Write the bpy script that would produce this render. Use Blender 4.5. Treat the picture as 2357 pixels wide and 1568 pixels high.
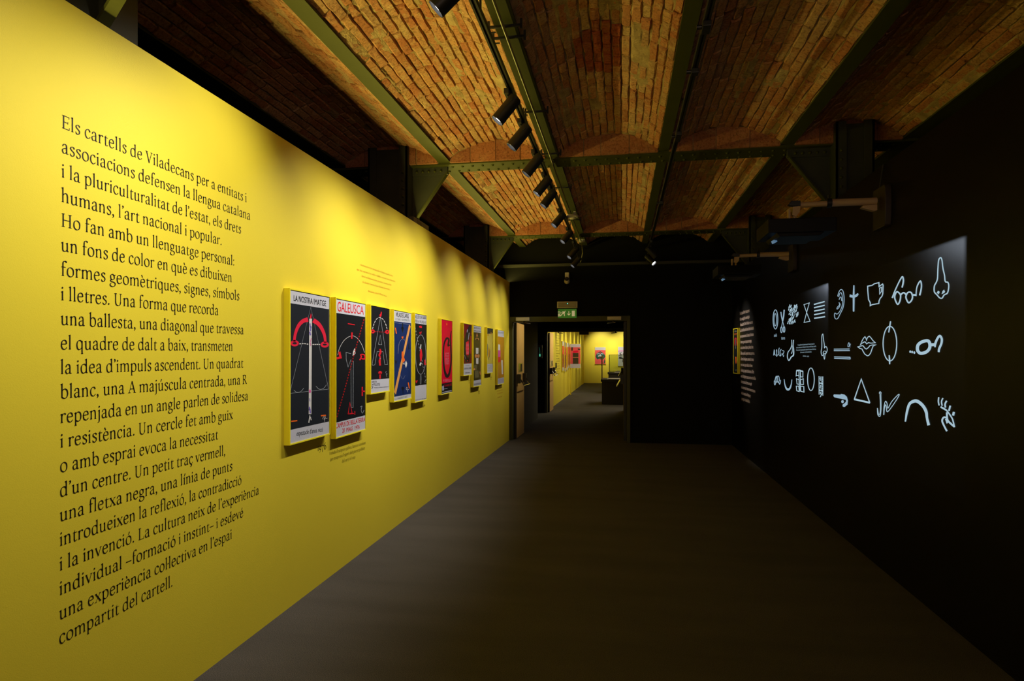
import bpy, bmesh, math, random
from mathutils import Vector, Matrix

for _o in list(bpy.data.objects):
    bpy.data.objects.remove(_o, do_unlink=True)
SC = bpy.context.scene
COL = SC.collection
R = math.radians

# ------------------------------------------------------------------ camera
F_PX, PPX, PPY, CAM_H = 1480.0, 1178.5, 815.0, 1.5
YAW = math.atan(254.0 / F_PX)
CA, SA = math.cos(YAW), math.sin(YAW)
cd = bpy.data.cameras.new('camera')
cd.sensor_fit = 'HORIZONTAL'
cd.sensor_width = 36.0
cd.lens = F_PX / 2357.0 * 36.0
cd.shift_y = (PPY - 784.0) / 2357.0
cd.clip_start = 0.05
cd.clip_end = 200
cam = bpy.data.objects.new('camera', cd)
COL.objects.link(cam)
cam.location = (0, 0, CAM_H)
cam.rotation_euler = (R(90), 0, YAW)
SC.camera = cam

# ------------------------------------------------------------------ world, exposure
w = bpy.data.worlds.new('world')
SC.world = w
w.use_nodes = True
w.node_tree.nodes['Background'].inputs[0].default_value = (0.9, 0.75, 0.6, 1)
w.node_tree.nodes['Background'].inputs[1].default_value = 0.0004
vs = SC.view_settings
vs.view_transform = 'Standard'
vs.look = 'None'
vs.exposure = 0.0
vs.gamma = 1.0
vs.use_curve_mapping = False
SC.cycles.max_bounces = 8
SC.cycles.diffuse_bounces = 5
SC.cycles.glossy_bounces = 3
SC.cycles.sample_clamp_indirect = 6.0
SC.cycles.caustics_reflective = False
SC.cycles.caustics_refractive = False

# powers of the room's lamps and the added fill strip (W)
P_TEXT, P_POSTER, P_FAR, P_RIGHT, P_FILL_STRIP = 92.0, 94.0, 130.0, 150.0, 112.0
LAMP_COL = (1.0, 0.95, 0.86)


def add_area(name, loc, target, sx, sy, power, col):
    d = bpy.data.lights.new(name, 'AREA')
    d.shape = 'RECTANGLE'
    d.size, d.size_y = sx, sy
    d.energy = power
    d.color = col
    o = bpy.data.objects.new(name, d)
    COL.objects.link(o)
    o.location = loc
    o.rotation_euler = (Vector(target) - Vector(loc)).to_track_quat('-Z', 'Y').to_euler()
    return o


add_area('added_back_fill', (1.2, -4.3, 2.3), (-0.8, 3.0, 3.6), 1.6, 0.5, 42.0, (1.0, 0.70, 0.56))  # added unseen fill behind the camera, lifts the vaults

# ------------------------------------------------------------------ geometry constants (metres)
XL, XR = -1.94, 1.78          # faces of the two exhibition walls
ZWL, ZWR = 2.75, 2.81         # their heights
YEND = 11.05                  # black end wall
ZB = 3.37                     # underside of the lengthwise beams
BEAMS = [(-2.85, -2.73), (-1.771, -1.655), (-0.719, -0.592), (0.328, 0.421), (1.393, 1.509), (2.40, 2.52)]
CROSS = [2.20, 6.07, 9.94]
FACE = XL + 0.036             # plane of the poster prints


# photo pixel -> point on a wall plane x = X
def on_wall(u, v, X):
    t = (u - PPX) / F_PX
    Y = X * (CA + t * SA) / (t * CA - SA)
    dep = -X * SA + Y * CA
    return (X, Y, CAM_H + (PPY - v) * dep / F_PX)


# ------------------------------------------------------------------ materials
MATS = {}


def nodes_of(m):
    return m.node_tree.nodes, m.node_tree.links


def mat(name, col, rough=0.6, metal=0.0, emit=None, estr=0.0, spec=0.5, bump=None, var=None):
    """bump=(scale, strength, distance); var=(scale, second colour, amount)"""
    if name in MATS:
        return MATS[name]
    m = bpy.data.materials.new(name)
    m.use_nodes = True
    N, L = nodes_of(m)
    p = N['Principled BSDF']
    p.inputs['Base Color'].default_value = (*col, 1)
    p.inputs['Roughness'].default_value = rough
    p.inputs['Metallic'].default_value = metal
    p.inputs['Specular IOR Level'].default_value = spec
    if emit:
        p.inputs['Emission Color'].default_value = (*emit, 1)
        p.inputs['Emission Strength'].default_value = estr
    tc = None
    if bump or var:
        tc = N.new('ShaderNodeTexCoord')
    if var:
        nz = N.new('ShaderNodeTexNoise')
        nz.inputs['Scale'].default_value = var[0]
        nz.inputs['Detail'].default_value = 6
        rp = N.new('ShaderNodeValToRGB')
        rp.color_ramp.elements[0].position = 0.5 - 0.5 * var[2]
        rp.color_ramp.elements[1].position = 0.5 + 0.5 * var[2]
        rp.color_ramp.elements[0].color = (*col, 1)
        rp.color_ramp.elements[1].color = (*var[1], 1)
        L.new(tc.outputs['Object'], nz.inputs['Vector'])
        L.new(nz.outputs['Fac'], rp.inputs['Fac'])
        L.new(rp.outputs['Color'], p.inputs['Base Color'])
    if bump:
        n2 = N.new('ShaderNodeTexNoise')
        n2.inputs['Scale'].default_value = bump[0]
        n2.inputs['Detail'].default_value = 4
        bp = N.new('ShaderNodeBump')
        bp.inputs['Strength'].default_value = bump[1]
        bp.inputs['Distance'].default_value = bump[2]
        L.new(tc.outputs['Object'], n2.inputs['Vector'])
        L.new(n2.outputs['Fac'], bp.inputs['Height'])
        L.new(bp.outputs['Normal'], p.inputs['Normal'])
    MATS[name] = m
    return m


YELLOW = (0.80, 0.645, 0.036)
M_YEL = mat('yellow_wall_paint', YELLOW, 0.55, spec=0.35, bump=(260, 0.25, 0.002), var=(1.3, (0.77, 0.615, 0.032), 0.5))
M_FRAME = mat('yellow_frame_lacquer', (0.92, 0.80, 0.025), 0.5, spec=0.3)
M_BLACK = mat('black_wall_paint', (0.0032, 0.0026, 0.0020), 0.40, spec=0.15, bump=(200, 0.12, 0.002), var=(2.0, (0.0040, 0.0032, 0.0024), 0.6))
M_BLACK2 = mat('matt_black_wall', (0.006, 0.006, 0.006), 0.9, spec=0.1, var=(2.0, (0.008, 0.008, 0.007), 0.6))
M_STEEL = mat('dark_green_steel', (0.058, 0.062, 0.015), 0.66, spec=0.12, bump=(60, 0.2, 0.003), var=(5.0, (0.048, 0.052, 0.013), 0.5))
M_COLUMN = mat('dark_green_column_steel', (0.030, 0.036, 0.024), 0.55, spec=0.3, bump=(60, 0.2, 0.003), var=(5.0, (0.045, 0.048, 0.034), 0.5))
M_DOORFR = mat('olive_door_frame_paint', (0.065, 0.068, 0.022), 0.6, var=(3.0, (0.055, 0.058, 0.019), 0.5))
M_WOOD = mat('brown_door_wood', (0.62, 0.40, 0.15), 0.45, bump=(30, 0.1, 0.002), var=(7.0, (0.54, 0.34, 0.12), 0.6))
M_PASS = mat('dark_passage_paint', (0.022, 0.017, 0.009), 0.7, var=(2.0, (0.018, 0.014, 0.007), 0.6))
M_CHROME = mat('polished_chrome', (0.75, 0.74, 0.72), 0.15, metal=1.0, var=(20, (0.7, 0.7, 0.68), 0.5))
M_BLKPL = mat('black_lamp_metal', (0.012, 0.012, 0.012), 0.45, bump=(150, 0.05, 0.001))
M_BLKPROJ = mat('black_projector_plastic', (0.004, 0.004, 0.005), 0.5, spec=0.2, bump=(150, 0.05, 0.001))
M_WHITEPL = mat('white_plastic', (0.62, 0.58, 0.50), 0.4, var=(9, (0.58, 0.54, 0.46), 0.5))
M_ARM = mat('pale_lacquered_arm', (0.60, 0.42, 0.26), 0.4, var=(9, (0.55, 0.38, 0.23), 0.5))
M_LENS = mat('lit_lamp_lens', (0.9, 0.9, 0.9), 0.3, emit=(0.95, 0.96, 1.0), estr=7.0)
M_GREEN = mat('green_sign_face', (0.05, 0.20, 0.02), 0.4, emit=(0.05, 0.20, 0.02), estr=0.35)
M_SIGNW = mat('sign_pictogram', (0.75, 0.66, 0.38), 0.4, emit=(0.75, 0.66, 0.38), estr=0.35)
M_LED = mat('green_led', (0.1, 0.8, 0.5), 0.3, emit=(0.1, 1.0, 0.6), estr=2.5)
M_INK = mat('black_vinyl', (0.010, 0.009, 0.006), 0.5, spec=0.3)
M_CAP = mat('olive_caption_vinyl', (0.13, 0.10, 0.01), 0.5, spec=0.3)
M_ORGTXT = mat('orange_caption_vinyl', (0.62, 0.20, 0.01), 0.5, spec=0.3)
M_PALETXT = mat('pale_wall_vinyl', (0.75, 0.57, 0.48), 0.5, spec=0.3)
M_PROJ = mat('projected_light_lines', (0.0, 0.0, 0.0), 1.0, emit=(0.44, 0.62, 0.72), estr=0.85, spec=0.0)
M_PROJB = mat('projected_light_lines_dim', (0.0, 0.0, 0.0), 1.0, emit=(0.34, 0.50, 0.62), estr=0.85, spec=0.0)


def carpet():
    m = bpy.data.materials.new('dark_grey_carpet')
    m.use_nodes = True
    N, L = nodes_of(m)
    p = N['Principled BSDF']
    p.inputs['Roughness'].default_value = 0.85
    p.inputs['Specular IOR Level'].default_value = 0.25
    tc = N.new('ShaderNodeTexCoord')
    n1 = N.new('ShaderNodeTexNoise'); n1.inputs['Scale'].default_value = 260; n1.inputs['Detail'].default_value = 3
    n2 = N.new('ShaderNodeTexNoise'); n2.inputs['Scale'].default_value = 1.6; n2.inputs['Detail'].default_value = 5
    mp = N.new('ShaderNodeMapping'); mp.inputs['Scale'].default_value = (0.5, 2.2, 1)
    L.new(tc.outputs['Object'], n1.inputs['Vector'])
    L.new(tc.outputs['Object'], mp.inputs['Vector'])
    L.new(mp.outputs['Vector'], n2.inputs['Vector'])
    r1 = N.new('ShaderNodeValToRGB')
    r1.color_ramp.elements[0].position = 0.3; r1.color_ramp.elements[1].position = 0.7
    r1.color_ramp.elements[0].color = (0.030, 0.027, 0.025, 1)
    r1.color_ramp.elements[1].color = (0.13, 0.116, 0.104, 1)
    L.new(n1.outputs['Fac'], r1.inputs['Fac'])
    r2 = N.new('ShaderNodeValToRGB')
    r2.color_ramp.elements[0].position = 0.35; r2.color_ramp.elements[1].position = 0.65
    r2.color_ramp.elements[0].color = (0.8, 0.8, 0.8, 1)
    r2.color_ramp.elements[1].color = (1, 1, 1, 1)
    L.new(n2.outputs['Fac'], r2.inputs['Fac'])
    mx = N.new('ShaderNodeMix'); mx.data_type = 'RGBA'; mx.blend_type = 'MULTIPLY'
    mx.inputs[0].default_value = 1.0
    L.new(r1.outputs['Color'], mx.inputs[6]); L.new(r2.outputs['Color'], mx.inputs[7])
    L.new(mx.outputs[2], p.inputs['Base Color'])
    bp = N.new('ShaderNodeBump'); bp.inputs['Strength'].default_value = 0.6; bp.inputs['Distance'].default_value = 0.006
    L.new(n1.outputs['Fac'], bp.inputs['Height']); L.new(bp.outputs['Normal'], p.inputs['Normal'])
    return m


M_CARPET = carpet()


def brick_mat(name, cols, pale=(0.70, 0.50, 0.30)):
    m = bpy.data.materials.new(name)
    m.use_nodes = True
    N, L = nodes_of(m)
    p = N['Principled BSDF']
    p.inputs['Roughness'].default_value = 0.88
    p.inputs['Specular IOR Level'].default_value = 0.2
    oi = N.new('ShaderNodeObjectInfo')
    rp = N.new('ShaderNodeValToRGB')
    cr = rp.color_ramp
    cr.interpolation = 'LINEAR'
    for i, c in enumerate(cols):
        pos = i / (len(cols) - 1)
        e = cr.elements[i] if i < 2 else cr.elements.new(pos)
        e.position = pos
        e.color = (*c, 1)
    # re-sort safe assignment
    for e, (i, c) in zip(sorted(cr.elements, key=lambda q: q.position), enumerate(cols)):
        e.color = (*c, 1)
    L.new(oi.outputs['Random'], rp.inputs['Fac'])
    geo = N.new('ShaderNodeNewGeometry')
    n1 = N.new('ShaderNodeTexNoise'); n1.inputs['Scale'].default_value = 9; n1.inputs['Detail'].default_value = 8; n1.inputs['Roughness'].default_value = 0.7
    L.new(geo.outputs['Position'], n1.inputs['Vector'])
    r1 = N.new('ShaderNodeValToRGB')
    r1.color_ramp.elements[0].position = 0.50; r1.color_ramp.elements[1].position = 0.68
    r1.color_ramp.elements[0].color = (0, 0, 0, 1); r1.color_ramp.elements[1].color = (0.75, 0.75, 0.75, 1)
    L.new(n1.outputs['Fac'], r1.inputs['Fac'])
    mx = N.new('ShaderNodeMix'); mx.data_type = 'RGBA'
    L.new(r1.outputs['Color'], mx.inputs[0])
    L.new(rp.outputs['Color'], mx.inputs[6])
    mx.inputs[7].default_value = (*pale, 1)
    n2 = N.new('ShaderNodeTexNoise'); n2.inputs['Scale'].default_value = 55; n2.inputs['Detail'].default_value = 8; n2.inputs['Roughness'].default_value = 0.75
    L.new(geo.outputs['Position'], n2.inputs['Vector'])
    r2 = N.new('ShaderNodeValToRGB')
    r2.color_ramp.elements[0].position = 0.34; r2.color_ramp.elements[1].position = 0.52
    r2.color_ramp.elements[0].color = (0.30, 0.26, 0.22, 1); r2.color_ramp.elements[1].color = (1, 1, 1, 1)
    L.new(n2.outputs['Fac'], r2.inputs['Fac'])
    m2 = N.new('ShaderNodeMix'); m2.data_type = 'RGBA'; m2.blend_type = 'MULTIPLY'
    m2.inputs[0].default_value = 0.85
    L.new(mx.outputs[2], m2.inputs[6]); L.new(r2.outputs['Color'], m2.inputs[7])
    L.new(m2.outputs[2], p.inputs['Base Color'])
    bp = N.new('ShaderNodeBump'); bp.inputs['Strength'].default_value = 0.9; bp.inputs['Distance'].default_value = 0.012
    L.new(n2.outputs['Fac'], bp.inputs['Height'])
    L.new(bp.outputs['Normal'], p.inputs['Normal'])
    return m


M_BRICK = brick_mat('worn_vault_brick', [(0.52, 0.21, 0.10), (0.60, 0.28, 0.14), (0.66, 0.36, 0.18), (0.55, 0.20, 0.10), (0.64, 0.40, 0.22), (0.44, 0.22, 0.13)])
M_BRICKR = brick_mat('red_repair_brick', [(0.42, 0.09, 0.04), (0.50, 0.12, 0.05), (0.36, 0.09, 0.05)], (0.5, 0.2, 0.09))
M_LUNETTE = brick_mat('smooth_infill_brick', [(0.42, 0.16, 0.08), (0.50, 0.20, 0.10), (0.36, 0.14, 0.08)], (0.52, 0.28, 0.15))
M_MORTAR = mat('old_lime_mortar', (0.52, 0.38, 0.22), 0.95, spec=0.1, bump=(70, 0.8, 0.01), var=(8, (0.26, 0.18, 0.10), 0.4))


# ------------------------------------------------------------------ object helpers
def tag(o, label=None, cat=None, group=None, kind=None):
    if label: o['label'] = label
    if cat: o['category'] = cat
    if group: o['group'] = group
    if kind: o['kind'] = kind
    return o


def empty(name, loc=(0, 0, 0), rz=0.0, parent=None):
    o = bpy.data.objects.new(name, None)
    o.empty_display_size = 0.1
    COL.objects.link(o)
    o.location = loc
    o.rotation_euler = (0, 0, rz)
    if parent is not None:
        o.parent = parent
        o.matrix_parent_inverse = parent.matrix_basis.inverted()
    return o


def link_mesh(name, me, m, parent=None, world=True):
    o = bpy.data.objects.new(name, me)
    if m is not None and len(me.materials) == 0:
        me.materials.append(m)
    COL.objects.link(o)
    if parent is not None:
        o.parent = parent
        if world:
            pm = parent.matrix_basis
            if parent.parent is not None:
                pm = parent.parent.matrix_basis @ parent.matrix_parent_inverse @ pm
            o.matrix_parent_inverse = pm.inverted()
    return o


class MB:
    """collects vertices and faces in world space"""
    def __init__(s):
        s.v, s.f = [], []

    def add(s, vs_, fs):
        b = len(s.v)
        s.v += [tuple(p) for p in vs_]
        s.f += [tuple(b + i for i in f) for f in fs]
        return s

    def box(s, x0, x1, y0, y1, z0, z1):
        return s.add([(x, y, z) for z in (z0, z1) for y in (y0, y1) for x in (x0, x1)],
                     [(0, 2, 3, 1), (4, 5, 7, 6), (0, 1, 5, 4), (2, 6, 7, 3), (0, 4, 6, 2), (1, 3, 7, 5)])

    def cyl(s, a, b, r, n=16, r2=None, cap=True):
        a, b = Vector(a), Vector(b)
        d = (b - a).normalized()
        q = d.to_track_quat('Z', 'Y')
        r2 = r if r2 is None else r2
        ring = [q @ Vector((math.cos(2 * math.pi * i / n), math.sin(2 * math.pi * i / n), 0)) for i in range(n)]
        vs_ = [a + c * r for c in ring] + [b + c * r2 for c in ring]
        fs = [(i, (i + 1) % n, n + (i + 1) % n, n + i) for i in range(n)]
        if cap:
            fs += [tuple(reversed(range(n))), tuple(range(n, 2 * n))]
        return s.add(vs_, fs)

    def lathe(s, a, d, prof, n=20):
        """profile [(distance along d, radius)]"""
        a = Vector(a)
        q = Vector(d).normalized().to_track_quat('Z', 'Y')
        vs_, fs = [], []
        for (h, r) in prof:
            for i in range(n):
                t = 2 * math.pi * i / n
                vs_.append(a + q @ Vector((r * math.cos(t), r * math.sin(t), h)))
        for k in range(len(prof) - 1):
            for i in range(n):
                j = (i + 1) % n
                fs.append((k * n + i, k * n + j, (k + 1) * n + j, (k + 1) * n + i))
        fs += [tuple(reversed(range(n))), tuple((len(prof) - 1) * n + i for i in range(n))]
        return s.add(vs_, fs)

    def tube(s, pts, r, n=8):
        for a, b in zip(pts, pts[1:]):
            s.cyl(a, b, r, n)
        return s

    def prism(s, poly, axis, a, b):
        """extrude 2-D poly: axis 'y' -> points are (x,z)"""
        n = len(poly)
        if axis == 'y':
            vs_ = [(p[0], a, p[1]) for p in poly] + [(p[0], b, p[1]) for p in poly]
        elif axis == 'x':
            vs_ = [(a, p[0], p[1]) for p in poly] + [(b, p[0], p[1]) for p in poly]
        else:
            vs_ = [(p[0], p[1], a) for p in poly] + [(p[0], p[1], b) for p in poly]
        fs = [tuple(range(n)), tuple(reversed(range(n, 2 * n)))] + [(i, n + i, n + (i + 1) % n, (i + 1) % n) for i in range(n)]
        return s.add(vs_, fs)

    def build(s, name, m, parent=None, bevel=0.0, smooth=False, fix=True):
        me = bpy.data.meshes.new(name)
        me.from_pydata(s.v, [], s.f)
        if fix or bevel:
            bm = bmesh.new()
            bm.from_mesh(me)
            if fix:
                bmesh.ops.recalc_face_normals(bm, faces=bm.faces)
            if bevel:
                es = [e for e in bm.edges if len(e.link_faces) == 2 and e.calc_face_angle(0) > 0.6]
                bmesh.ops.bevel(bm, geom=es, offset=bevel, segments=2, profile=0.7, affect='EDGES', clamp_overlap=True)
            bm.to_mesh(me)
            bm.free()
        if smooth:
            for p in me.polygons:
                p.use_smooth = True
            try:
                me.set_sharp_from_angle(angle=R(40))
            except Exception:
                pass
        return link_mesh(name, me, m, parent)


# ------------------------------------------------------------------ pen strokes (flat print and vinyl)
def catmull(pts, closed=False, n=6):
    P = [tuple(p) for p in pts]
    m = len(P)
    out = []
    rng = range(m) if closed else range(m - 1)
    for i in rng:
        p1, p2 = P[i], P[(i + 1) % m]
        p0 = P[i - 1] if (closed or i > 0) else tuple(2 * a - b for a, b in zip(p1, p2))
        p3 = P[(i + 2) % m] if (closed or i < m - 2) else tuple(2 * b - a for a, b in zip(p1, p2))
        for k in range(n):
            t = k / n
            out.append(tuple(0.5 * ((2 * b) + (c - a) * t + (2 * a - 5 * b + 4 * c - d) * t * t + (3 * b - a - 3 * c + d) * t ** 3)
                             for a, b, c, d in zip(p0, p1, p2, p3)))
    if not closed:
        out.append(P[-1])
    return out


def ribbon(pts, w, closed=False):
    """2-D polyline with width -> list of quads (polygons). w: number, list, or f(angle)"""
    P = []
    for p in pts:
        if not P or (abs(p[0] - P[-1][0]) + abs(p[1] - P[-1][1])) > 1e-9:
            P.append(p)
    if closed and len(P) > 2 and abs(P[0][0] - P[-1][0]) + abs(P[0][1] - P[-1][1]) < 1e-9:
        P.pop()
    n = len(P)
    if n < 2:
        return []
    L_, R_ = [], []
    for i in range(n):
        a = P[i - 1] if (i > 0 or closed) else P[i]
        b = P[(i + 1) % n] if (i < n - 1 or closed) else P[i]
        d1 = (P[i][0] - a[0], P[i][1] - a[1])
        d2 = (b[0] - P[i][0], b[1] - P[i][1])
        l1, l2 = math.hypot(*d1), math.hypot(*d2)
        if l1 < 1e-12: d1, l1 = d2, l2
        if l2 < 1e-12: d2, l2 = d1, l1
        d1 = (d1[0] / l1, d1[1] / l1); d2 = (d2[0] / l2, d2[1] / l2)
        tx, ty = d1[0] + d2[0], d1[1] + d2[1]
        tl = math.hypot(tx, ty)
        if tl < 1e-6: tx, ty, tl = d1[0], d1[1], 1.0
        tx, ty = tx / tl, ty / tl
        cosh = max(0.45, d1[0] * tx + d1[1] * ty)
        if callable(w): wi = w(math.atan2(ty, tx))
        elif isinstance(w, (list, tuple)): wi = w[i * (len(w) - 1) // max(1, n - 1)] if len(w) != n else w[i]
        else: wi = w
        h = wi / 2 / cosh
        L_.append((P[i][0] - ty * h, P[i][1] + tx * h))
        R_.append((P[i][0] + ty * h, P[i][1] - tx * h))
    out = []
    for i in range(n if closed else n - 1):
        j = (i + 1) % n
        out.append([L_[i], L_[j], R_[j], R_[i]])
    return out


def disc(cx, cy, rx, ry=None, n=14):
    ry = rx if ry is None else ry
    return [[(cx + rx * math.cos(2 * math.pi * i / n), cy + ry * math.sin(2 * math.pi * i / n)) for i in range(n)]]


def wlist(ws, npts, total):
    """spread control widths over a smoothed line of total points"""
    out = []
    for i in range(total):
        t = i / (total - 1) * (len(ws) - 1)
        k = min(int(t), len(ws) - 2)
        out.append(ws[k] + (ws[k + 1] - ws[k]) * (t - k))
    return out


def strokes_to_polys(strokes):
    """'l' line, 'L' closed line, 'c' curve, 'C' closed curve: (kind, pts, w); 'p' polygon; 'e' ring (cx,cy,rx,ry,w); 'd' disc; 'D' dashed (pts,w,dash,gap)"""
    out = []
    for s in strokes:
        k = s[0]
        if k in 'lL':
            out += ribbon(s[1], s[2], k == 'L')
        elif k in 'cC':
            q = catmull(s[1], k == 'C')
            w_ = wlist(s[2], 0, len(q)) if isinstance(s[2], (list, tuple)) else s[2]
            out += ribbon(q, w_, k == 'C')
        elif k == 'p':
            out.append(list(s[1]))
        elif k == 'e':
            cx, cy, rx, ry, w_ = s[1]
            q = [(cx + rx * math.cos(2 * math.pi * i / 32), cy + ry * math.sin(2 * math.pi * i / 32)) for i in range(32)]
            out += ribbon(q, w_, True)
        elif k == 'd':
            out += disc(*s[1])
        elif k == 'D':
            pts, w_, dash, gap = s[1], s[2], s[3], s[4]
            acc, on, cur = 0.0, True, [pts[0]]
            for a, b in zip(pts, pts[1:]):
                ln = math.hypot(b[0] - a[0], b[1] - a[1])
                pos = 0.0
                while pos < ln - 1e-9:
                    need = (dash if on else gap) - acc
                    st = min(need, ln - pos)
                    pos += st; acc += st
                    p = (a[0] + (b[0] - a[0]) * pos / ln, a[1] + (b[1] - a[1]) * pos / ln)
                    if on: cur.append(p)
                    if acc >= (dash if on else gap) - 1e-9:
                        if on and len(cur) > 1: out += ribbon(cur, w_)
                        on = not on; acc = 0.0; cur = [p]
            if on and len(cur) > 1: out += ribbon(cur, w_)
    return out


def polys_mesh(name, polys, mapf, m, parent=None):
    vs_, fs = [], []
    for pl in polys:
        b = len(vs_)
        vs_ += [mapf(*p) for p in pl]
        fs.append(tuple(range(b, b + len(pl))))
    me = bpy.data.meshes.new(name)
    me.from_pydata(vs_, [], fs)
    return link_mesh(name, me, m, parent)


def pxmap(X, crop=(0, 0, 1.0)):
    """crop pixels (offset x, offset y, scale) -> point on the wall plane x = X"""
    ox, oy, s = crop
    return lambda a, b: on_wall(ox + a / s, oy + b / s, X)


# ------------------------------------------------------------------ serif alphabet drawn with a broad pen
STEM, THIN = 66.0, 26.0


def penw(a):
    return THIN + (STEM - THIN) * abs(math.sin(a - R(18))) ** 1.25


def g_stem(x, y0, y1):
    return ribbon([(x, y0), (x, y1)], STEM)


def g_foot(x, y=0, l=62, r=62):
    return [[(x - l, y), (x + r, y), (x + r, y + 18), (x + 33, y + 40), (x - 33, y + 40), (x - l, y + 18)]]


def g_flag(x, y):
    return [[(x - 78, y - 46), (x - 78, y - 28), (x + 33, y + 10), (x + 33, y - 70), (x - 33, y - 66)]]


def g_curve(*pts, closed=False):
    return ribbon(catmull(pts, closed, 7), penw, closed)


def g_line(a, b, w_=THIN):
    return ribbon([a, b], w_)


def g_ser(x0, x1, y):
    return ribbon([(x0, y), (x1, y)], 24)


ACUTE = [[(-15, 520), (40, 520), (110, 660), (45, 670)]]
GRAVE = [[(15, 520), (-40, 520), (-110, 660), (-45, 670)]]


def shift(polys, dx, dy=0):
    return [[(x + dx, y + dy) for x, y in p] for p in polys]


def make_glyphs():
    G = {}
    bowl_d = g_curve((370, 345), (300, 428), (205, 445), (105, 375), (72, 220), (105, 55), (195, -5), (290, 28), (370, 110))
    bowl_b = g_curve((110, 330), (190, 425), (285, 443), (375, 375), (408, 220), (372, 60), (275, -8), (190, 0), (110, 55))
    arch = lambda x: g_curve((x, 325), (x + 70, 408), (x + 150, 443), (x + 220, 405), (x + 246, 300))
    i0 = g_stem(115, 20, 410) + g_flag(115, 440) + g_foot(115)
    G['i'] = (232, i0 + disc(112, 600, 44))
    G['í'] = (232, i0 + shift(ACUTE, 105))
    G['l'] = (236, g_stem(115, 20, 680) + g_flag(115, 712) + g_foot(115))
    G['n'] = (482, g_stem(110, 20, 410) + g_flag(110, 440) + g_foot(110) + arch(112) + g_stem(358, 20, 320) + g_foot(358))
    G['m'] = (728, g_stem(110, 20, 410) + g_flag(110, 440) + g_foot(110) + arch(112) + g_stem(358, 20, 320) + g_foot(358, 0, 55, 55) + arch(360) + g_stem(606, 20, 320) + g_foot(606))
    G['h'] = (482, g_stem(110, 20, 680) + g_flag(110, 712) + g_foot(110) + arch(112) + g_stem(358, 20, 320) + g_foot(358))
    u0 = g_stem(112, 100, 410) + g_flag(112, 440) + g_curve((112, 130), (130, 40), (200, 2), (280, 22), (352, 95)) + g_stem(360, 20, 410) + g_flag(360, 440) + g_foot(372, 0, 20, 62)
    G['u'] = (492, u0)
    G['ú'] = (492, u0 + shift(ACUTE, 220))
    G['r'] = (345, g_stem(110, 20, 410) + g_flag(110, 440) + g_foot(110) + g_curve((112, 310), (170, 400), (235, 440), (300, 440)) + disc(298, 408, 38))
    G['a'] = (432, g_curve((92, 360), (140, 430), (215, 446), (285, 405), (302, 310)) + g_stem(302, 80, 330) + g_curve((302, 90), (318, 15), (400, 18))
              + g_curve((302, 268), (180, 232), (90, 175), (78, 90), (130, 8), (215, 12), (302, 92)) + disc(98, 350, 32))
    e0 = g_line((86, 250), (352, 262), 30) + g_curve((350, 262), (318, 400), (218, 446), (112, 385), (68, 225), (108, 58), (212, -6), (295, 22), (362, 92))
    G['e'] = (420, e0)
    G['è'] = (420, e0 + shift(GRAVE, 210))
    G['é'] = (420, e0 + shift(ACUTE, 195))
    c0 = g_curve((338, 362), (290, 432), (210, 446), (112, 380), (70, 222), (112, 55), (215, -6), (290, 20), (355, 88)) + disc(326, 372, 36)
    G['c'] = (390, c0)
    G['ç'] = (390, c0 + g_curve((215, 0), (205, -50), (270, -90), (230, -160), (150, -165)))
    o0 = g_curve((235, 444), (105, 370), (72, 218), (105, 65), (235, -8), (365, 65), (398, 218), (365, 370), closed=True)
    G['o'] = (470, o0)
    G['ó'] = (470, o0 + shift(ACUTE, 215))
    G['s'] = (350, g_curve((292, 372), (245, 436), (170, 446), (98, 400), (100, 318), (180, 248), (262, 190), (288, 110), (240, 18), (155, -8), (72, 45))
              + g_line((290, 350), (296, 440), 22) + g_line((70, 20), (66, 110), 22))
    G['t'] = (312, [[(100, 425), (168, 560), (168, 60), (102, 80)]] + g_curve((134, 90), (158, 10), (220, 0), (292, 42)) + g_ser(55, 290, 425))
    G['d'] = (494, bowl_d + g_stem(370, 20, 680) + g_flag(370, 712) + g_foot(385, 0, 20, 58))
    G['b'] = (482, g_stem(110, 30, 680) + g_flag(110, 712) + bowl_b)
    G['p'] = (486, g_stem(110, -200, 410) + g_flag(110, 440) + g_foot(110, -222) + bowl_b)
    G['q'] = (480, bowl_d + g_stem(370, -200, 430) + g_foot(370, -222))
    G['g'] = (440, g_curve((205, 444), (105, 385), (88, 295), (118, 195), (205, 152), (300, 195), (325, 295), (298, 390), closed=True)
              + g_curve((140, 170), (88, 110), (120, 55), (250, 38), (350, 0), (385, -80), (330, -175), (200, -215), (85, -175), (65, -95), (135, -20))
              + g_line((300, 395), (405, 425), 34))
    G['v'] = (440, g_line((72, 430), (228, 5), 66) + g_line((222, 5), (378, 430), 30) + g_ser(20, 150, 430) + g_ser(310, 435, 430))
    G['x'] = (440, g_line((80, 430), (365, 12), 66) + g_line((355, 430), (75, 12), 28) + g_ser(25, 165, 430) + g_ser(285, 415, 430) + g_ser(18, 150, 12) + g_ser(275, 428, 12))
    G['f'] = (300, g_stem(130, 20, 600) + g_foot(130) + g_curve((130, 580), (155, 680), (235, 718), (320, 700)) + disc(312, 680, 36) + g_ser(50, 275, 425))
    G['j'] = (228, g_stem(120, -80, 410) + g_flag(120, 440) + g_curve((120, -60), (100, -170), (20, -215)) + disc(115, 600, 44))
    G[','] = (210, disc(92, 40, 44) + g_curve((120, 40), (115, -50), (60, -115)))
    G['.'] = (210, disc(95, 38, 46))
    G[':'] = (210, disc(95, 38, 46) + disc(95, 370, 46))
    G['·'] = (40, disc(20, 300, 46))
    G['’'] = (165, disc(85, 650, 42) + g_curve((112, 655), (108, 580), (55, 520)))
    G["'"] = G['’']
    G['–'] = (430, g_line((25, 235), (405, 235), 36))
    G['-'] = (270, g_line((35, 235), (235, 235), 36))
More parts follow.
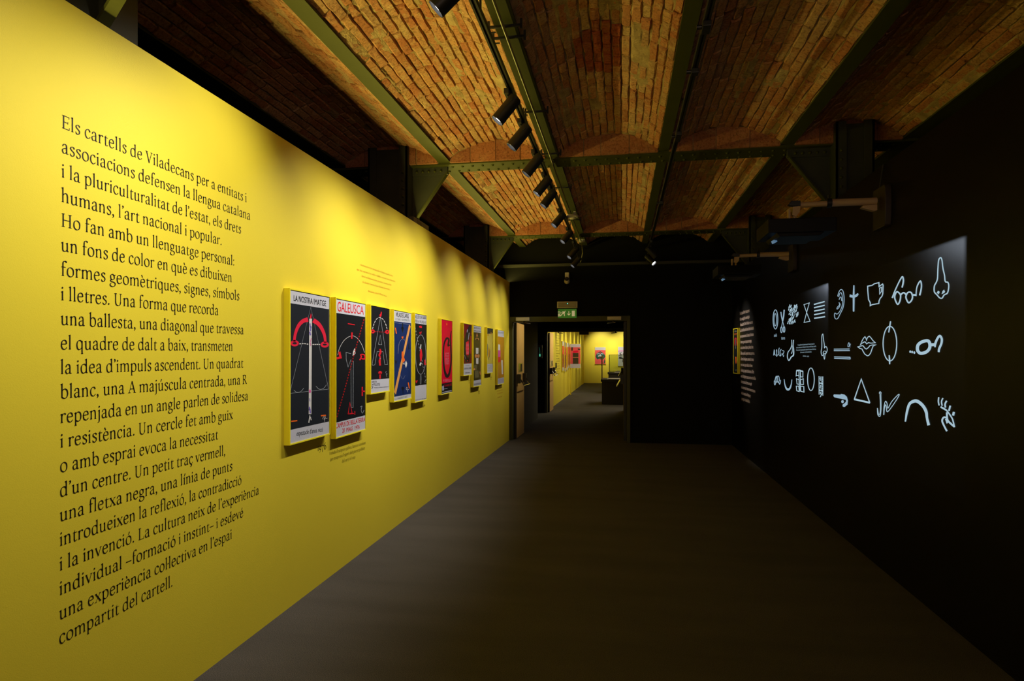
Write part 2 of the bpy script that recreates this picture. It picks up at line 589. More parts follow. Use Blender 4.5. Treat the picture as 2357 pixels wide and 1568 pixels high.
    G['«'] = (330, g_line((150, 380), (60, 240), 34) + g_line((60, 240), (150, 100), 34) + g_line((280, 380), (190, 240), 34) + g_line((190, 240), (280, 100), 34))
    G['»'] = (330, g_line((60, 380), (150, 240), 34) + g_line((150, 240), (60, 100), 34) + g_line((190, 380), (280, 240), 34) + g_line((280, 240), (190, 100), 34))
    G[' '] = (205, [])
    H = 640
    G['E'] = (500, g_stem(130, 0, H) + g_ser(48, 430, H - 12) + g_ser(48, 440, 12) + g_line((130, 330), (360, 330)) + g_line((425, H), (425, H - 110), 24) + g_line((440, 0), (446, 125), 24) + g_line((360, 270), (360, 390), 24))
    G['H'] = (640, g_stem(130, 0, H) + g_stem(500, 0, H) + g_line((130, 330), (500, 330), 28) + g_ser(48, 215, H - 12) + g_ser(48, 215, 12) + g_ser(418, 585, H - 12) + g_ser(418, 585, 12))
    G['L'] = (480, g_stem(130, 0, H) + g_ser(48, 225, H - 12) + g_ser(48, 430, 12) + g_line((430, 0), (440, 140), 24))
    G['V'] = (570, g_line((95, H - 10), (290, 0), 68) + g_line((282, 0), (470, H - 10), 28) + g_ser(25, 190, H - 12) + g_ser(390, 550, H - 12))
    G['A'] = (560, g_line((285, H), (470, 10), 68) + g_line((280, H), (95, 10), 28) + g_line((165, 220), (415, 220), 28) + g_ser(20, 185, 12) + g_ser(380, 555, 12))
    G['R'] = (540, g_stem(130, 0, H) + g_ser(48, 225, 12) + g_ser(48, 130, H - 12) + g_curve((130, H - 10), (280, H - 5), (385, 570), (390, 450), (300, 350), (130, 325)) + g_line((265, 335), (480, 10), 62) + g_ser(440, 540, 10))
    G['U'] = (610, g_stem(130, 160, H) + g_curve((130, 190), (170, 50), (300, -8), (420, 50), (465, 190)) + g_line((465, 180), (465, H), 32) + g_ser(48, 215, H - 12) + g_ser(395, 540, H - 12))
    G['T'] = (520, g_stem(255, 0, H) + g_ser(35, 475, H - 12) + g_line((38, H), (32, H - 130), 24) + g_line((472, H), (478, H - 130), 24) + g_ser(165, 345, 12))
    G['P'] = (500, g_stem(130, 0, H) + g_ser(48, 225, 12) + g_ser(48, 130, H - 12) + g_curve((130, H - 10), (290, H - 5), (400, 560), (400, 430), (300, 320), (130, 300)))
    G['C'] = (530, g_curve((470, 520), (390, 625), (290, 645), (150, 560), (90, 320), (150, 80), (300, -8), (400, 25), (480, 120)) + g_line((470, 480), (470, 640), 26))
    G['D'] = (600, g_stem(130, 0, H) + g_curve((60, H - 10), (280, H - 8), (450, 560), (520, 320), (450, 80), (280, 6), (60, 10)) + g_ser(48, 130, H - 12) + g_ser(48, 130, 12))
    G['1'] = (300, g_stem(150, 15, 430) + g_ser(70, 230, 425) + g_ser(70, 230, 12))
    G['9'] = (430, g_curve((210, 440), (95, 360), (80, 240), (120, 130), (215, 90), (320, 150), (345, 270), (300, 400), closed=True) + g_curve((345, 270), (330, 60), (200, -120), (70, -200)))
    G['7'] = (420, g_ser(60, 390, 420) + g_curve((385, 420), (280, 200), (190, -60), (160, -200)) + g_line((62, 430), (50, 320), 24))
    G['6'] = (440, g_curve((225, 370), (120, 320), (85, 200), (120, 60), (225, -8), (340, 60), (365, 190), (320, 320), closed=True) + g_curve((85, 200), (110, 420), (230, 590), (370, 660)))
    G['2'] = (400, g_curve((75, 340), (130, 430), (230, 440), (300, 350), (260, 220), (80, 25)) + g_ser(70, 360, 14))
    G['3'] = (390, g_curve((75, 370), (160, 440), (280, 400), (280, 270), (160, 190), (300, 130), (330, -20), (240, -170), (70, -200)))
    G['4'] = (440, g_line((280, 440), (280, -200), 60) + g_line((270, 440), (50, 10), 26) + g_ser(45, 400, 5))
    G['5'] = (390, g_ser(110, 340, 420) + g_line((110, 420), (100, 200), 26) + g_curve((100, 200), (230, 220), (330, 100), (310, -60), (200, -180), (60, -200)))
    return G


GLYPHS = make_glyphs()


def serif_line(text):
    """-> polygons in em/1000 units, advance width"""
    x, out = 0.0, []
    for ch in text:
        adv, pl = GLYPHS.get(ch) or GLYPHS.get(ch.lower()) or GLYPHS['n']
        out += shift(pl, x)
        x += adv
    return out, x


def serif_px(name, text, crop, bl, br, h0, h1, X, m, parent=None):
    """serif line whose baseline runs from bl to br in crop pixels on wall plane X; h0/h1 = x-height in pixels at the two ends"""
    pl, adv = serif_line(text)
    f = pxmap(X, crop)

    def mp(x, y):
        s = x / adv
        h = h0 + (h1 - h0) * s
        return f(bl[0] + (br[0] - bl[0]) * s, bl[1] + (br[1] - bl[1]) * s - y / 440.0 * h)
    return polys_mesh(name, pl, mp, m, parent)


# sans lettering from Blender's built-in font, normalised to the unit square
_FT = {}


def sans_polys(text):
    if text in _FT:
        return _FT[text]
    cu = bpy.data.curves.new('lettering_source', 'FONT')
    cu.body = text
    cu.resolution_u = 3
    ob = bpy.data.objects.new('lettering_source', cu)
    COL.objects.link(ob)
    dg = bpy.context.evaluated_depsgraph_get()
    me = bpy.data.meshes.new_from_object(ob.evaluated_get(dg))
    V = [(v.co.x, v.co.y) for v in me.vertices]
    P = [[V[i] for i in p.vertices] for p in me.polygons]
    bpy.data.objects.remove(ob, do_unlink=True)
    bpy.data.curves.remove(cu)
    bpy.data.meshes.remove(me)
    x0, x1 = min(v[0] for v in V), max(v[0] for v in V)
    y0, y1 = min(v[1] for v in V), max(v[1] for v in V)
    Q = [[((x - x0) / (x1 - x0), (y - y0) / (y1 - y0)) for x, y in p] for p in P]
    _FT[text] = Q
    return Q


def sans_px(name, text, crop, x0, t0, b0, x1, t1, b1, X, m, parent=None):
    """sans text in the pixel quad: left edge x0 (top t0, bottom b0), right edge x1 (top t1, bottom b1)"""
    f = pxmap(X, crop)

    def mp(x, y):
        top = t0 + (t1 - t0) * x
        bot = b0 + (b1 - b0) * x
        return f(x0 + (x1 - x0) * x, bot + (top - bot) * y)
    return polys_mesh(name, sans_polys(text), mp, m, parent)


def art(name, strokes, crop, X, m, parent):
    return polys_mesh(name, strokes_to_polys(strokes), pxmap(X, crop), m, parent)

# =================================================================== SETTING
CROSS = [2.30, 6.21, 10.08]


def struct(o, label=None):
    return tag(o, label, kind='structure')


floor = struct(MB().box(-4.2, 4.6, -5.0, 34.5, -0.1, 0.0).build('floor', M_CARPET), 'dark grey carpet floor running down the gallery and through both doorways')
wl = struct(MB().box(XL - 0.075, XL, -5.0, YEND, 0.0, ZWL - 0.032).box(XL - 0.008, XL, -5.0, YEND, ZWL - 0.032, ZWL).build('wall_left', M_YEL, fix=False), 'bright yellow exhibition wall with lettering and posters')  # front lip shaped to hide the added strip and cut its light
wr = struct(MB().box(XR, XR + 0.025, -5.0, YEND, 0.0, ZWR).build('wall_right', M_BLACK), 'black exhibition wall carrying the projected drawings')
# black end wall around the first doorway; door opening x -1.885..0.06, top 2.06
DX0, DX1, DZ = -1.885, 0.075, 2.06
we = MB().box(DX1 + 0.055, 4.3, YEND, YEND + 0.1, 0, 3.0).box(-4.0, DX0 - 0.055, YEND, YEND + 0.1, 0, 3.0).box(DX0 - 0.055, DX1 + 0.055, YEND, YEND + 0.1, DZ + 0.08, 3.0)
we.box(-4.0, 4.3, YEND + 0.06, YEND + 0.16, 3.0, 3.8)
we = struct(we.build('wall_end', M_BLACK2, fix=False), 'black end wall above and beside the double doorway')
struct(MB().box(-4.0, 4.3, YEND - 0.09, YEND + 0.0, 3.0, 3.045).build('trim_1', mat('dark_ledge_paint', (0.028, 0.028, 0.018), 0.6)), 'thin dark ledge along the top of the black end wall')
struct(MB().box(-4.2, -4.1, -5, YEND, 0, 3.8).build('wall_far_left', M_BLACK2), 'black wall behind the yellow exhibition wall')
struct(MB().box(4.2, 4.3, -5, YEND, 0, 3.8).build('wall_far_right', M_BLACK2), 'black wall behind the projection wall')
struct(MB().box(-4.2, 4.3, -5.1, -5, 0, 3.8).build('wall_back', M_BLACK2), 'black wall behind the photographer')

# ---- brick vaults
random.seed(7)
from mathutils import noise as mnoise
BW, BL = 0.060, 0.27


def brick_variant(k):
    rnd = random.Random(100 + k)
    pts = []
    for (x, y) in [(-1, -1), (-1, -0.33), (-1, 0.33), (-1, 1), (0, 1), (1, 1), (1, 0.33), (1, -0.33), (1, -1), (0, -1)]:
        jx, jy = rnd.uniform(-0.0035, 0.0035), rnd.uniform(-0.006, 0.006)
        pts.append((x * BW / 2 + jx, y * BL / 2 + jy))
    n = len(pts)
    tilt = rnd.uniform(-0.05, 0.05)
    low = []
    for (x, y) in pts:
        c = rnd.uniform(0.004, 0.010)
        sx = x - math.copysign(c, x) if abs(x) > 0.01 else x
        sy = y - math.copysign(c * 1.3, y) if abs(y) > BL * 0.4 else y
        low.append((sx, sy, tilt * x + rnd.uniform(-0.0015, 0.0015)))
    mid = [(x, y, rnd.uniform(0.006, 0.014)) for (x, y) in pts]
    top = [(x, y, 0.045) for (x, y) in pts]
    me = bpy.data.meshes.new('brick_shape')
    fs = [tuple(range(n))]
    fs += [(i, n + i, n + (i + 1) % n, (i + 1) % n) for i in range(n)]
    fs += [(n + i, 2 * n + i, 2 * n + (i + 1) % n, n + (i + 1) % n) for i in range(n)]
    me.from_pydata(low + mid + top, [], fs)
    me.materials.append(M_BRICK)
    return me


VAR = [brick_variant(k) for k in range(14)]
VARR = []
for me in VAR[:5]:
    m2 = me.copy(); m2.materials[0] = M_BRICKR; VARR.append(m2)

SPANS = [(BEAMS[i][1], BEAMS[i + 1][0]) for i in range(5)]
RISE = 0.165
ZS = ZB + 0.012


def arc_of(x0, x1):
    wd = x1 - x0
    Rr = (wd * wd / 4 + RISE * RISE) / (2 * RISE)
    return (x0 + x1) / 2, ZS + RISE - Rr, Rr, math.asin(wd / 2 / Rr)


def place_brick(me, parent, xc, zc, Rr, th, y, wfac, lfac, out, twist=0.0):
    o = bpy.data.objects.new('brick', me)
    t = Vector((math.cos(th), 0, -math.sin(th)))
    nrm = Vector((math.sin(th), 0, math.cos(th)))
    yy = Vector((0, 1, 0))
    t2 = (t * math.cos(twist) + yy * math.sin(twist))
    y2 = (yy * math.cos(twist) - t * math.sin(twist))
    c = Vector((xc, y, zc)) + nrm * (Rr + out)
    M = Matrix(((t2.x * wfac, y2.x * lfac, nrm.x, c.x), (t2.y * wfac, y2.y * lfac, nrm.y, c.y), (t2.z * wfac, y2.z * lfac, nrm.z, c.z), (0, 0, 0, 1)))
    o.parent = parent
    o.matrix_basis = M
    COL.objects.link(o)


BAYS = [(2.95, CROSS[1] - 0.14), (CROSS[1] + 0.12, CROSS[2] - 0.14), (CROSS[2] + 0.12, YEND + 0.06)]
BAYNAMES = ['nearest bay', 'middle bay', 'short bay by the end wall']
SPANNAMES = ['over the yellow wall', 'between the first and second lengthwise beams', 'in the middle above the doorway axis', 'right of the second lamp track', 'over the projection wall']
for bi, (ya, yb) in enumerate(BAYS):
    for si, (x0, x1) in enumerate(SPANS):
        xc, zc, Rr, A = arc_of(x0, x1)
        # mortar bed (real relief), runs back behind the camera in the nearest bay
        y_lo = -5.0 if bi == 0 else ya
        nth = 44
        ys = [y_lo, 0.0] if bi == 0 else []
        k = int((yb - ya) / 0.035)
        ys += [ya + (yb - ya) * i / k for i in range(k + 1)]
        vs_, fs = [], []
        for y in ys:
            for i in range(nth + 1):
                th = -A + 2 * A * i / nth
                nz = mnoise.noise(Vector((th * 9, y * 5, si * 7.3 + bi)))
                nf = mnoise.noise(Vector((th * 40, y * 22, si * 3.1)))
                off = 0.0130 - 0.011 * max(0, nz + 0.1) + 0.006 * nf
                # thick smears of mortar along a few courses
                sm = mnoise.noise(Vector((round(th * 13 / (2 * A)) * 5.1, y * 0.7, si * 11.0 + bi * 3)))
                if sm > 0.30:
                    off -= 0.010
                rr = Rr + max(off, -0.001)
                vs_.append((xc + rr * math.sin(th), y, zc + rr * math.cos(th)))
        W_ = nth + 1
        for j in range(len(ys) - 1):
            for i in range(nth):
                fs.append((j * W_ + i, j * W_ + i + 1, (j + 1) * W_ + i + 1, (j + 1) * W_ + i))
        me = bpy.data.meshes.new('ceiling')
        me.from_pydata(vs_, [], fs)
        ceil = link_mesh('ceiling', me, M_MORTAR)
        struct(ceil, 'shallow brick vault %s, %s' % (SPANNAMES[si], BAYNAMES[bi]))
        # courses of bricks
        ncr = int(round(2 * A * Rr / 0.0635))
        dth = 2 * A / ncr
        count = 0
        red = (bi == 0 and si == 2)
        for c_ in range(ncr):
            th0 = -A + dth * (c_ + 0.5)
            y = ya - random.uniform(0, 0.25)
            wob = random.uniform(0, 9)
            while y < yb - 0.05:
                ln = random.choice([0.12, 0.14, 0.19, 0.24, 0.26, 0.27, 0.28, 0.29])
                inred = red and -0.34 < xc + Rr * math.sin(th0) < -0.03 and 4.0 < y + 0.07 < 4.62 + 0.05 * math.sin(c_)
                if inred:
                    ln = 0.145
                if y + ln > yb - 0.01:
                    ln = yb - 0.01 - y
                if ln < 0.06:
                    break
                ym = y + ln / 2
                if ym - ln / 2 > ya - 0.3 and random.random() > 0.006:
                    dd = 0.0035 * mnoise.noise(Vector((ym * 1.1, wob, 0.3))) / Rr
                    wf = (dth * Rr - random.uniform(0.001, 0.009)) / BW
                    place_brick(random.choice(VARR if inred else VAR), ceil, xc, zc, Rr, th0 + dd, ym, wf, (ln - random.uniform(0.004, 0.012)) / BL,
                                random.uniform(-0.006, 0.006), random.uniform(-0.016, 0.016))
                    count += 1
                y += ln
        # brick infill (lunette) standing on the cross beam at the far end of the bay
        if bi < 2:
            cuts = [x0 + 0.004, x0 + (x1 - x0) * random.uniform(0.2, 0.26), x0 + (x1 - x0) * random.uniform(0.42, 0.5), x0 + (x1 - x0) * random.uniform(0.7, 0.78), x1 - 0.004]
            for a_, b_ in zip(cuts, cuts[1:]):
                g = 0.004
                top = []
                for i in range(7):
                    x = (b_ - g) + ((a_ + g) - (b_ - g)) * i / 6
                    z = zc + math.sqrt(max(0, Rr * Rr - (x - xc) ** 2)) + 0.01
                    top.append((x, z))
                poly = [(a_ + g, ZB - 0.01), (b_ - g, ZB - 0.01)] + top
                dy = random.uniform(-0.004, 0.004)
                MB().prism(poly, 'y', yb - 0.02 + dy, yb + 0.05).build('brick', M_LUNETTE, ceil)
            top = [(x1 - (x1 - x0) * i / 14, zc + math.sqrt(max(0, Rr * Rr - (x1 - (x1 - x0) * i / 14 - xc) ** 2)) + 0.02) for i in range(15)]
            MB().prism([(x0, ZB - 0.005), (x1, ZB - 0.005)] + top, 'y', yb - 0.008, yb + 0.06).build('mortar_bed', M_MORTAR, ceil)

# ---- steel
for i, (a, b) in enumerate(BEAMS):
    mb = MB().box(a, b, -5.0, YEND + 0.06, ZB, ZB + 0.014).box((a + b) / 2 - 0.006, (a + b) / 2 + 0.006, -5.0, YEND + 0.06, ZB + 0.014, ZB + 0.26)
    if i == 0: mb.box(a - 0.9, a, -5.0, YEND, ZB + 0.0, ZB + 0.02)
    if i == 5: mb.box(b, b + 0.9, -5.0, YEND, ZB + 0.0, ZB + 0.02)
    names = ['behind the yellow wall', 'nearest the yellow wall', 'carrying the conduit and the long lamp track', 'beside the second lamp track', 'nearest the projection wall', 'behind the projection wall']
    o = mb.build('steel_beam', M_STEEL)
    struct(tag(o, 'dark green lengthwise steel ceiling beam ' + names[i], 'beam'))


def rivets(name, pts, d, parent, r=0.015, h=0.014):
    mb = MB()
    for p in pts:
        mb.lathe(p, d, [(-0.002, r), (h * 0.45, r * 0.9), (h * 0.8, r * 0.55), (h, r * 0.15)], 8)
    o = mb.build(name, M_STEEL, parent, smooth=True)
    o['kind'] = 'stuff'
    return o


for ci, C in enumerate(CROSS):
    nm = ['above the near edge of the view', 'at the nearer pair of columns', 'just before the end wall'][ci]
    zb = ZB - 0.022
    mb = MB().box(-2.9, 2.6, C - 0.13, C + 0.14, zb, zb + 0.014).box(-2.9, 2.6, C - 0.13, C - 0.115, zb + 0.014, ZB + 0.02)
    mb.box(-2.9, 2.6, C - 0.006, C + 0.006, zb + 0.014, ZB + 0.3)
    o = mb.build('cross_beam', M_STEEL)
    struct(tag(o, 'riveted steel cross beam ' + nm, 'beam'))
    pts = []
    for i in range(50):
        x = -2.55 + i * 0.1
        pts += [(x, C - 0.055, zb), (x + 0.03, C + 0.085, zb)]
    rivets('rivets', pts, (0, 0, -1), o)

for ci, C in enumerate(CROSS):
    for sd in (-1, 1):
        if sd < 0: xi, xo = -2.06, -2.46      # inner face, outer face
        else: xi, xo = 1.83, 2.14
        lo, hi = min(xi, xo), max(xi, xo)
        yf = C - 0.23
        mb = MB().box(lo, lo + 0.018, yf, C + 0.16, 0, 3.52).box(hi - 0.018, hi, yf, C + 0.16, 0, 3.52)
        mb.box(lo + 0.018, hi - 0.018, yf + 0.020, yf + 0.032, 0, 3.50)
        # angle irons on the near side
        mb.box(lo, lo + 0.085, yf, yf + 0.014, 0, 3.52).box(hi - 0.085, hi, yf, yf + 0.014, 0, 3.52)
        w_ = {(-1, 0): 'far left corner by the start of the text', (-1, 1): 'behind the yellow wall above the first poster', (-1, 2): 'behind the far end of the yellow wall',
              (1, 0): 'behind the near end of the black wall', (1, 1): 'behind the black wall above the nearer projector', (1, 2): 'behind the black wall above the farther projector'}[(sd, ci)]
        col = mb.build('steel_column', M_COLUMN)
        struct(tag(col, 'riveted dark steel column ' + w_, 'column'))
        xr = hi - 0.042 if sd < 0 else lo + 0.042
        rivets('rivets', [(xr, yf, 2.72 + k * 0.078) for k in range(8)], (0, -1, 0), col)
        # gusset plate and its angle irons
        tip = xi - sd * 0.36
        zt = ZB - 0.022
        gz = 2.80 if sd < 0 else 2.83
        pl = [(xi, gz), (xi, zt), (tip, zt), (tip, zt - 0.05)]
        gp = MB().prism(pl, 'y', C - 0.05, C - 0.035).build('gusset_plate', M_COLUMN, col)
        e = Vector((tip - xi, 0, (zt - 0.05) - gz))
        nrm = Vector((e.z, 0, -e.x)).normalized() * 0.006
        a = Vector((xi, C - 0.075, gz)); b = Vector((tip, C - 0.075, zt - 0.05))
        MB().add([a - nrm, a + nrm, b + nrm, b - nrm] + [v + Vector((0, 0.06, 0)) for v in (a - nrm, a + nrm, b + nrm, b - nrm)],
                 [(0, 1, 2, 3), (7, 6, 5, 4), (0, 4, 5, 1), (1, 5, 6, 2), (2, 6, 7, 3), (3, 7, 4, 0)]).build('edge_strip', M_STEEL, col)
        MB().box(min(xi, tip), max(xi, tip), C - 0.065, C - 0.05, zt - 0.075, zt).build('angle_iron', M_COLUMN, col)
        rivets('rivets', [(xi - sd * (0.045 + 0.062 * k), C - 0.065, zt - 0.04) for k in range(5)], (0, -1, 0), col)

# ---- passage between the two doorways and the far yellow room
DY2 = 16.3
struct(MB().box(-2.03, -1.955, YEND + 0.1, 14.95, 0, 3.0).box(-2.6, -2.03, 14.95, 15.0, 0, 3.0).box(-2.7, -2.6, 15.0, DY2, 0, 3.0).build('wall_passage_left', M_PASS, fix=False), 'dark left wall of the passage between the two doorways')
struct(MB().box(0.12, 0.2, YEND + 0.1, DY2, 0, 3.0).build('wall_passage_right', M_PASS), 'dark right wall of the passage between the two doorways')
struct(MB().box(-2.7, 0.2, YEND + 0.1, DY2, 2.75, 2.83).build('ceiling_passage', M_BLACK2), 'black ceiling of the passage')
struct(MB().box(-2.7, DX0 - 0.06, DY2, DY2 + 0.1, 0, 3.0).box(DX1 + 0.06, 4.2, DY2, DY2 + 0.1, 0, 3.0).box(DX0 - 0.06, DX1 + 0.06, DY2, DY2 + 0.1, DZ + 0.09, 3.0).build('wall_second', M_BLACK2, fix=False), 'black wall around the second doorway')
struct(MB().box(XL - 0.1, XL, DY2 + 0.1, 33.3, 0, 3.4).build('wall_far_room_left', M_YEL), 'yellow left wall of the far room')
struct(MB().box(XL - 0.1, 4.2, 33.3, 33.4, 0, 3.4).build('wall_far_room_end', M_YEL), 'yellow end wall of the far room seen through both doorways')
struct(MB().box(4.1, 4.2, DY2 + 0.1, 33.3, 0, 3.4).build('wall_far_room_right', M_YEL), 'yellow right wall of the far room')
struct(MB().box(XL - 0.1, 4.2, DY2 + 0.1, 33.4, 3.4, 3.5).build('ceiling_far_room', M_BLACK2), 'black ceiling of the far room')


def door_frame(Y, label, n):
    mb = MB().box(DX0 - 0.055, DX0, Y - 0.03, Y + 0.12, 0, DZ).box(DX1, DX1 + 0.055, Y - 0.03, Y + 0.12, 0, DZ).box(DX0 - 0.055, DX1 + 0.055, Y - 0.03, Y + 0.12, DZ, DZ + 0.085)
    o = mb.build('door_%d' % n, M_DOORFR, fix=False)
    return struct(o, label)


fr1 = door_frame(YEND, 'olive painted steel frame of the nearer double doorway', 1)
fr2 = door_frame(DY2, 'dark frame of the farther double doorway', 2)


# =================================================================== DOORS, SIGNS
def door_leaf(side, Y, n, label):
    """open leaf standing parallel to the passage"""
    root = empty('door_%d' % n, ((DX0 if side < 0 else DX1), Y + 0.12, 0))
    struct(root, label)
    s = 1 if side < 0 else -1
    xa = DX0 + 0.004 if side < 0 else DX1 - 0.004
    xb = xa + s * 0.045
    lo, hi = min(xa, xb), max(xa, xb)
    y0, y1 = Y + 0.13, Y + 0.13 + 0.88
    MB().box(lo, hi, y0, y1, 0.01, DZ - 0.008).build('leaf', M_WOOD, root, bevel=0.002)
    MB().box(lo, hi, y0 - 0.004, y0, 0.012, DZ - 0.01).build('edge_strip', M_BLKPL, root)  # black strip added so the lit leaf edge stays dark
    # panic bar: two cases, a bent chrome bar, and the chrome escutcheon above
    ca = MB().box(min(xb, xb + s * 0.06), max(xb, xb + s * 0.06), y0 + 0.02, y0 + 0.14, 0.98, 1.14)
    ca.build('bar_case', M_BLKPL, root, bevel=0.005)
    MB().box(min(xb, xb + s * 0.06), max(xb, xb + s * 0.06), y1 - 0.2, y1 - 0.06, 0.98, 1.14).build('bar_case', M_BLKPL, root, bevel=0.005)
    xq = xb + s * 0.12
    MB().tube([(xb + s * 0.05, y0 + 0.09, 1.06), (xq, y0 + 0.09, 0.94), (xq, y1 - 0.13, 0.94), (xb + s * 0.05, y1 - 0.13, 1.06)], 0.011).build('push_bar', M_CHROME, root, smooth=True)
    pl = MB().box(min(xb, xb + s * 0.004), max(xb, xb + s * 0.004), y0 + 0.18, y0 + 0.62, 1.17, 1.33).build('lock_plate', M_CHROME, root)
    MB().box(min(xb + s * 0.004, xb + s * 0.007), max(xb + s * 0.004, xb + s * 0.007), y0 + 0.42, y0 + 0.60, 1.185, 1.315).build('dark_inset', M_BLKPL, root)
    return root


door_leaf(-1, YEND, 3, 'left leaf of the nearer doorway standing open, brown wood with push bar')
door_leaf(1, YEND, 4, 'right leaf of the nearer doorway standing open, seen edge-on')
door_leaf(-1, DY2, 5, 'left leaf of the farther doorway standing open')
door_leaf(1, DY2, 6, 'right leaf of the farther doorway standing open, seen edge-on')


def closer(x, Y, sgn, label, m):
    root = empty('door_closer', (x, Y - 0.03, DZ + 0.04))
    tag(root, label, 'door closer', 'hydraulic door closers on the door frames')
    MB().box(x - 0.115, x + 0.115, Y - 0.085, Y - 0.03, DZ + 0.012, DZ + 0.072).build('body', m, root, bevel=0.004)
    MB().cyl((x - 0.02 * sgn, Y - 0.06, DZ + 0.012), (x - 0.02 * sgn, Y - 0.06, DZ - 0.03), 0.012).build('spindle', M_BLKPL, root)
    MB().tube([(x - 0.02 * sgn, Y - 0.06, DZ - 0.025), (x + 0.13, Y - 0.02, DZ - 0.035)] if sgn < 0 else [(x + 0.02, Y - 0.06, DZ - 0.025), (x - 0.12, Y - 0.02, DZ - 0.04)], 0.009).build('arm', M_CHROME, root)


closer(-1.70, YEND, -1, 'pale door closer on the left of the nearer door frame', M_WHITEPL)
closer(-0.135, YEND, 1, 'pale door closer on the right of the nearer door frame', M_WHITEPL)
closer(-1.62, DY2, -1, 'dark door closer on the left of the farther door frame', M_BLKPL)
closer(-0.15, DY2, 1, 'dark door closer on the right of the farther door frame', M_BLKPL)

# emergency light with green exit sign, over the nearer doorway
ys = YEND - 0.05
ex = empty('exit_sign', (-0.83, YEND, 2.3))
tag(ex, 'emergency light box with a green running-man exit sign over the doorway', 'exit sign')
u2x = lambda u: YEND * (((u - PPX) / F_PX) * CA - SA) / (CA + ((u - PPX) / F_PX) * SA)
v2z = lambda v: CAM_H + (PPY - v) * 10.98 / F_PX
XA, XB_ = u2x(1283), u2x(1330)
z0, z1 = v2z(709.5), v2z(694)
MB().box(XA, XB_, ys - 0.02, YEND, z0, z1).build('light_box', M_WHITEPL, ex, bevel=0.012)
MB().box(XA + 0.022, XB_ - 0.022, ys - 0.028, ys - 0.018, z0 + 0.018, z1 - 0.018).build('diffuser', mat('ribbed_diffuser', (0.42, 0.38, 0.28), 0.25, var=(14, (0.36, 0.33, 0.25), 0.5)), ex, bevel=0.004)
MB().cyl((u2x(1307), ys - 0.032, v2z(699)), (u2x(1307), ys - 0.026, v2z(699)), 0.006).build('indicator_led', M_LED, ex)
sx0, sx1, sz0, sz1 = u2x(1285), u2x(1327.5), v2z(732), v2z(711)
pn = MB().box(sx0, sx1, ys, ys + 0.008, sz0, sz1).build('sign_panel', M_GREEN, ex)
_pm = lambda a, b: (sx0 + (a - 188) / (718 - 188) * (sx1 - sx0), ys - 0.0015, sz1 - (b - 1205) / (1470 - 1205) * (sz1 - sz0))
run = [('l', [(185, 1290), (250, 1290)], 18), ('l', [(188, 1325), (262, 1325), (278, 1305)], 18), ('l', [(188, 1365), (250, 1365)], 18), ('l', [(188, 1410), (265, 1405), (320, 1340), (345, 1320)], 24),
       ('l', [(188, 1385), (262, 1380)], 14), ('d', (395, 1270, 13)), ('p', [(310, 1280), (375, 1280), (395, 1330), (350, 1345)]), ('l', [(345, 1330), (375, 1370), (372, 1415)], 22), ('l', [(315, 1290), (300, 1325)], 14), ('l', [(370, 1300), (395, 1285)], 14)]
polys_mesh('running_figure', strokes_to_polys(run), _pm, M_SIGNW, pn)
polys_mesh('arrow', strokes_to_polys([('l', [(498, 1270), (498, 1385)], 18), ('l', [(452, 1340), (498, 1388), (544, 1340)], 18)]), _pm, M_SIGNW, pn)
polys_mesh('door_symbol', [[(585, 1260), (668, 1260), (668, 1420), (585, 1420)]], _pm, M_SIGNW, pn)

# camera above the door
sc_ = empty('security_camera', (-0.87, YEND, 2.85))
tag(sc_, 'small white security camera mounted high on the black end wall', 'security camera')
cx = u2x(1306)
MB().box(cx - 0.035, cx + 0.035, YEND - 0.09, YEND, 2.77, 2.89).build('bracket', M_WHITEPL, sc_, bevel=0.01)
MB().lathe((cx, YEND - 0.10, 2.735), (0.0, -0.3, -1), [(-0.05, 0.02), (-0.04, 0.04), (0, 0.048), (0.03, 0.036), (0.045, 0.01)], 20).build('housing', M_WHITEPL, sc_, smooth=True)
MB().lathe((cx, YEND - 0.135, 2.775), (0, -0.8, 0.4), [(-0.03, 0.03), (0.0, 0.036), (0.02, 0.03), (0.03, 0.01)], 20).build('lens', M_BLKPL, sc_, smooth=True)

# hanging sign behind the second doorway, small emergency strip in the passage
hs = empty('exit_sign', (-0.9, DY2 + 0.3, 2.05))
tag(hs, 'dark hanging sign box under the lintel of the farther doorway', 'exit sign')
MB().box(-1.08, -0.84, DY2 + 0.10, DY2 + 0.14, 1.99, 2.07).build('sign_box', M_BLKPL, hs, bevel=0.004)
MB().box(-1.0, -0.92, DY2 + 0.10, DY2 + 0.135, 2.07, DZ + 0.14).build('hanger', M_BLKPL, hs)
al = empty('alarm_pull', (-2.0, 15.1, 1.4))
tag(al, 'small glowing green emergency tag in the dark recess between the doors', 'emergency tag')
px = -1.95
MB().box(px - 0.012, px + 0.012, 15.30, 15.33, 1.44, 1.50).build('tag_body', mat('green_glow', (0.1, 0.5, 0.3), 0.4, emit=(0.1, 0.6, 0.35), estr=0.8), al)
MB().tube([(px - 0.02, 15.31, 1.66), (px, 15.31, 1.58), (px, 15.31, 1.50)], 0.004).build('cord', mat('green_cord', (0.1, 0.3, 0.2), 0.4, emit=(0.1, 0.5, 0.3), estr=0.15), al)
MB().box(px - 0.05, px + 0.05, 15.34, 15.40, 1.40, 1.72).build('back_plate', M_BLKPL, al)


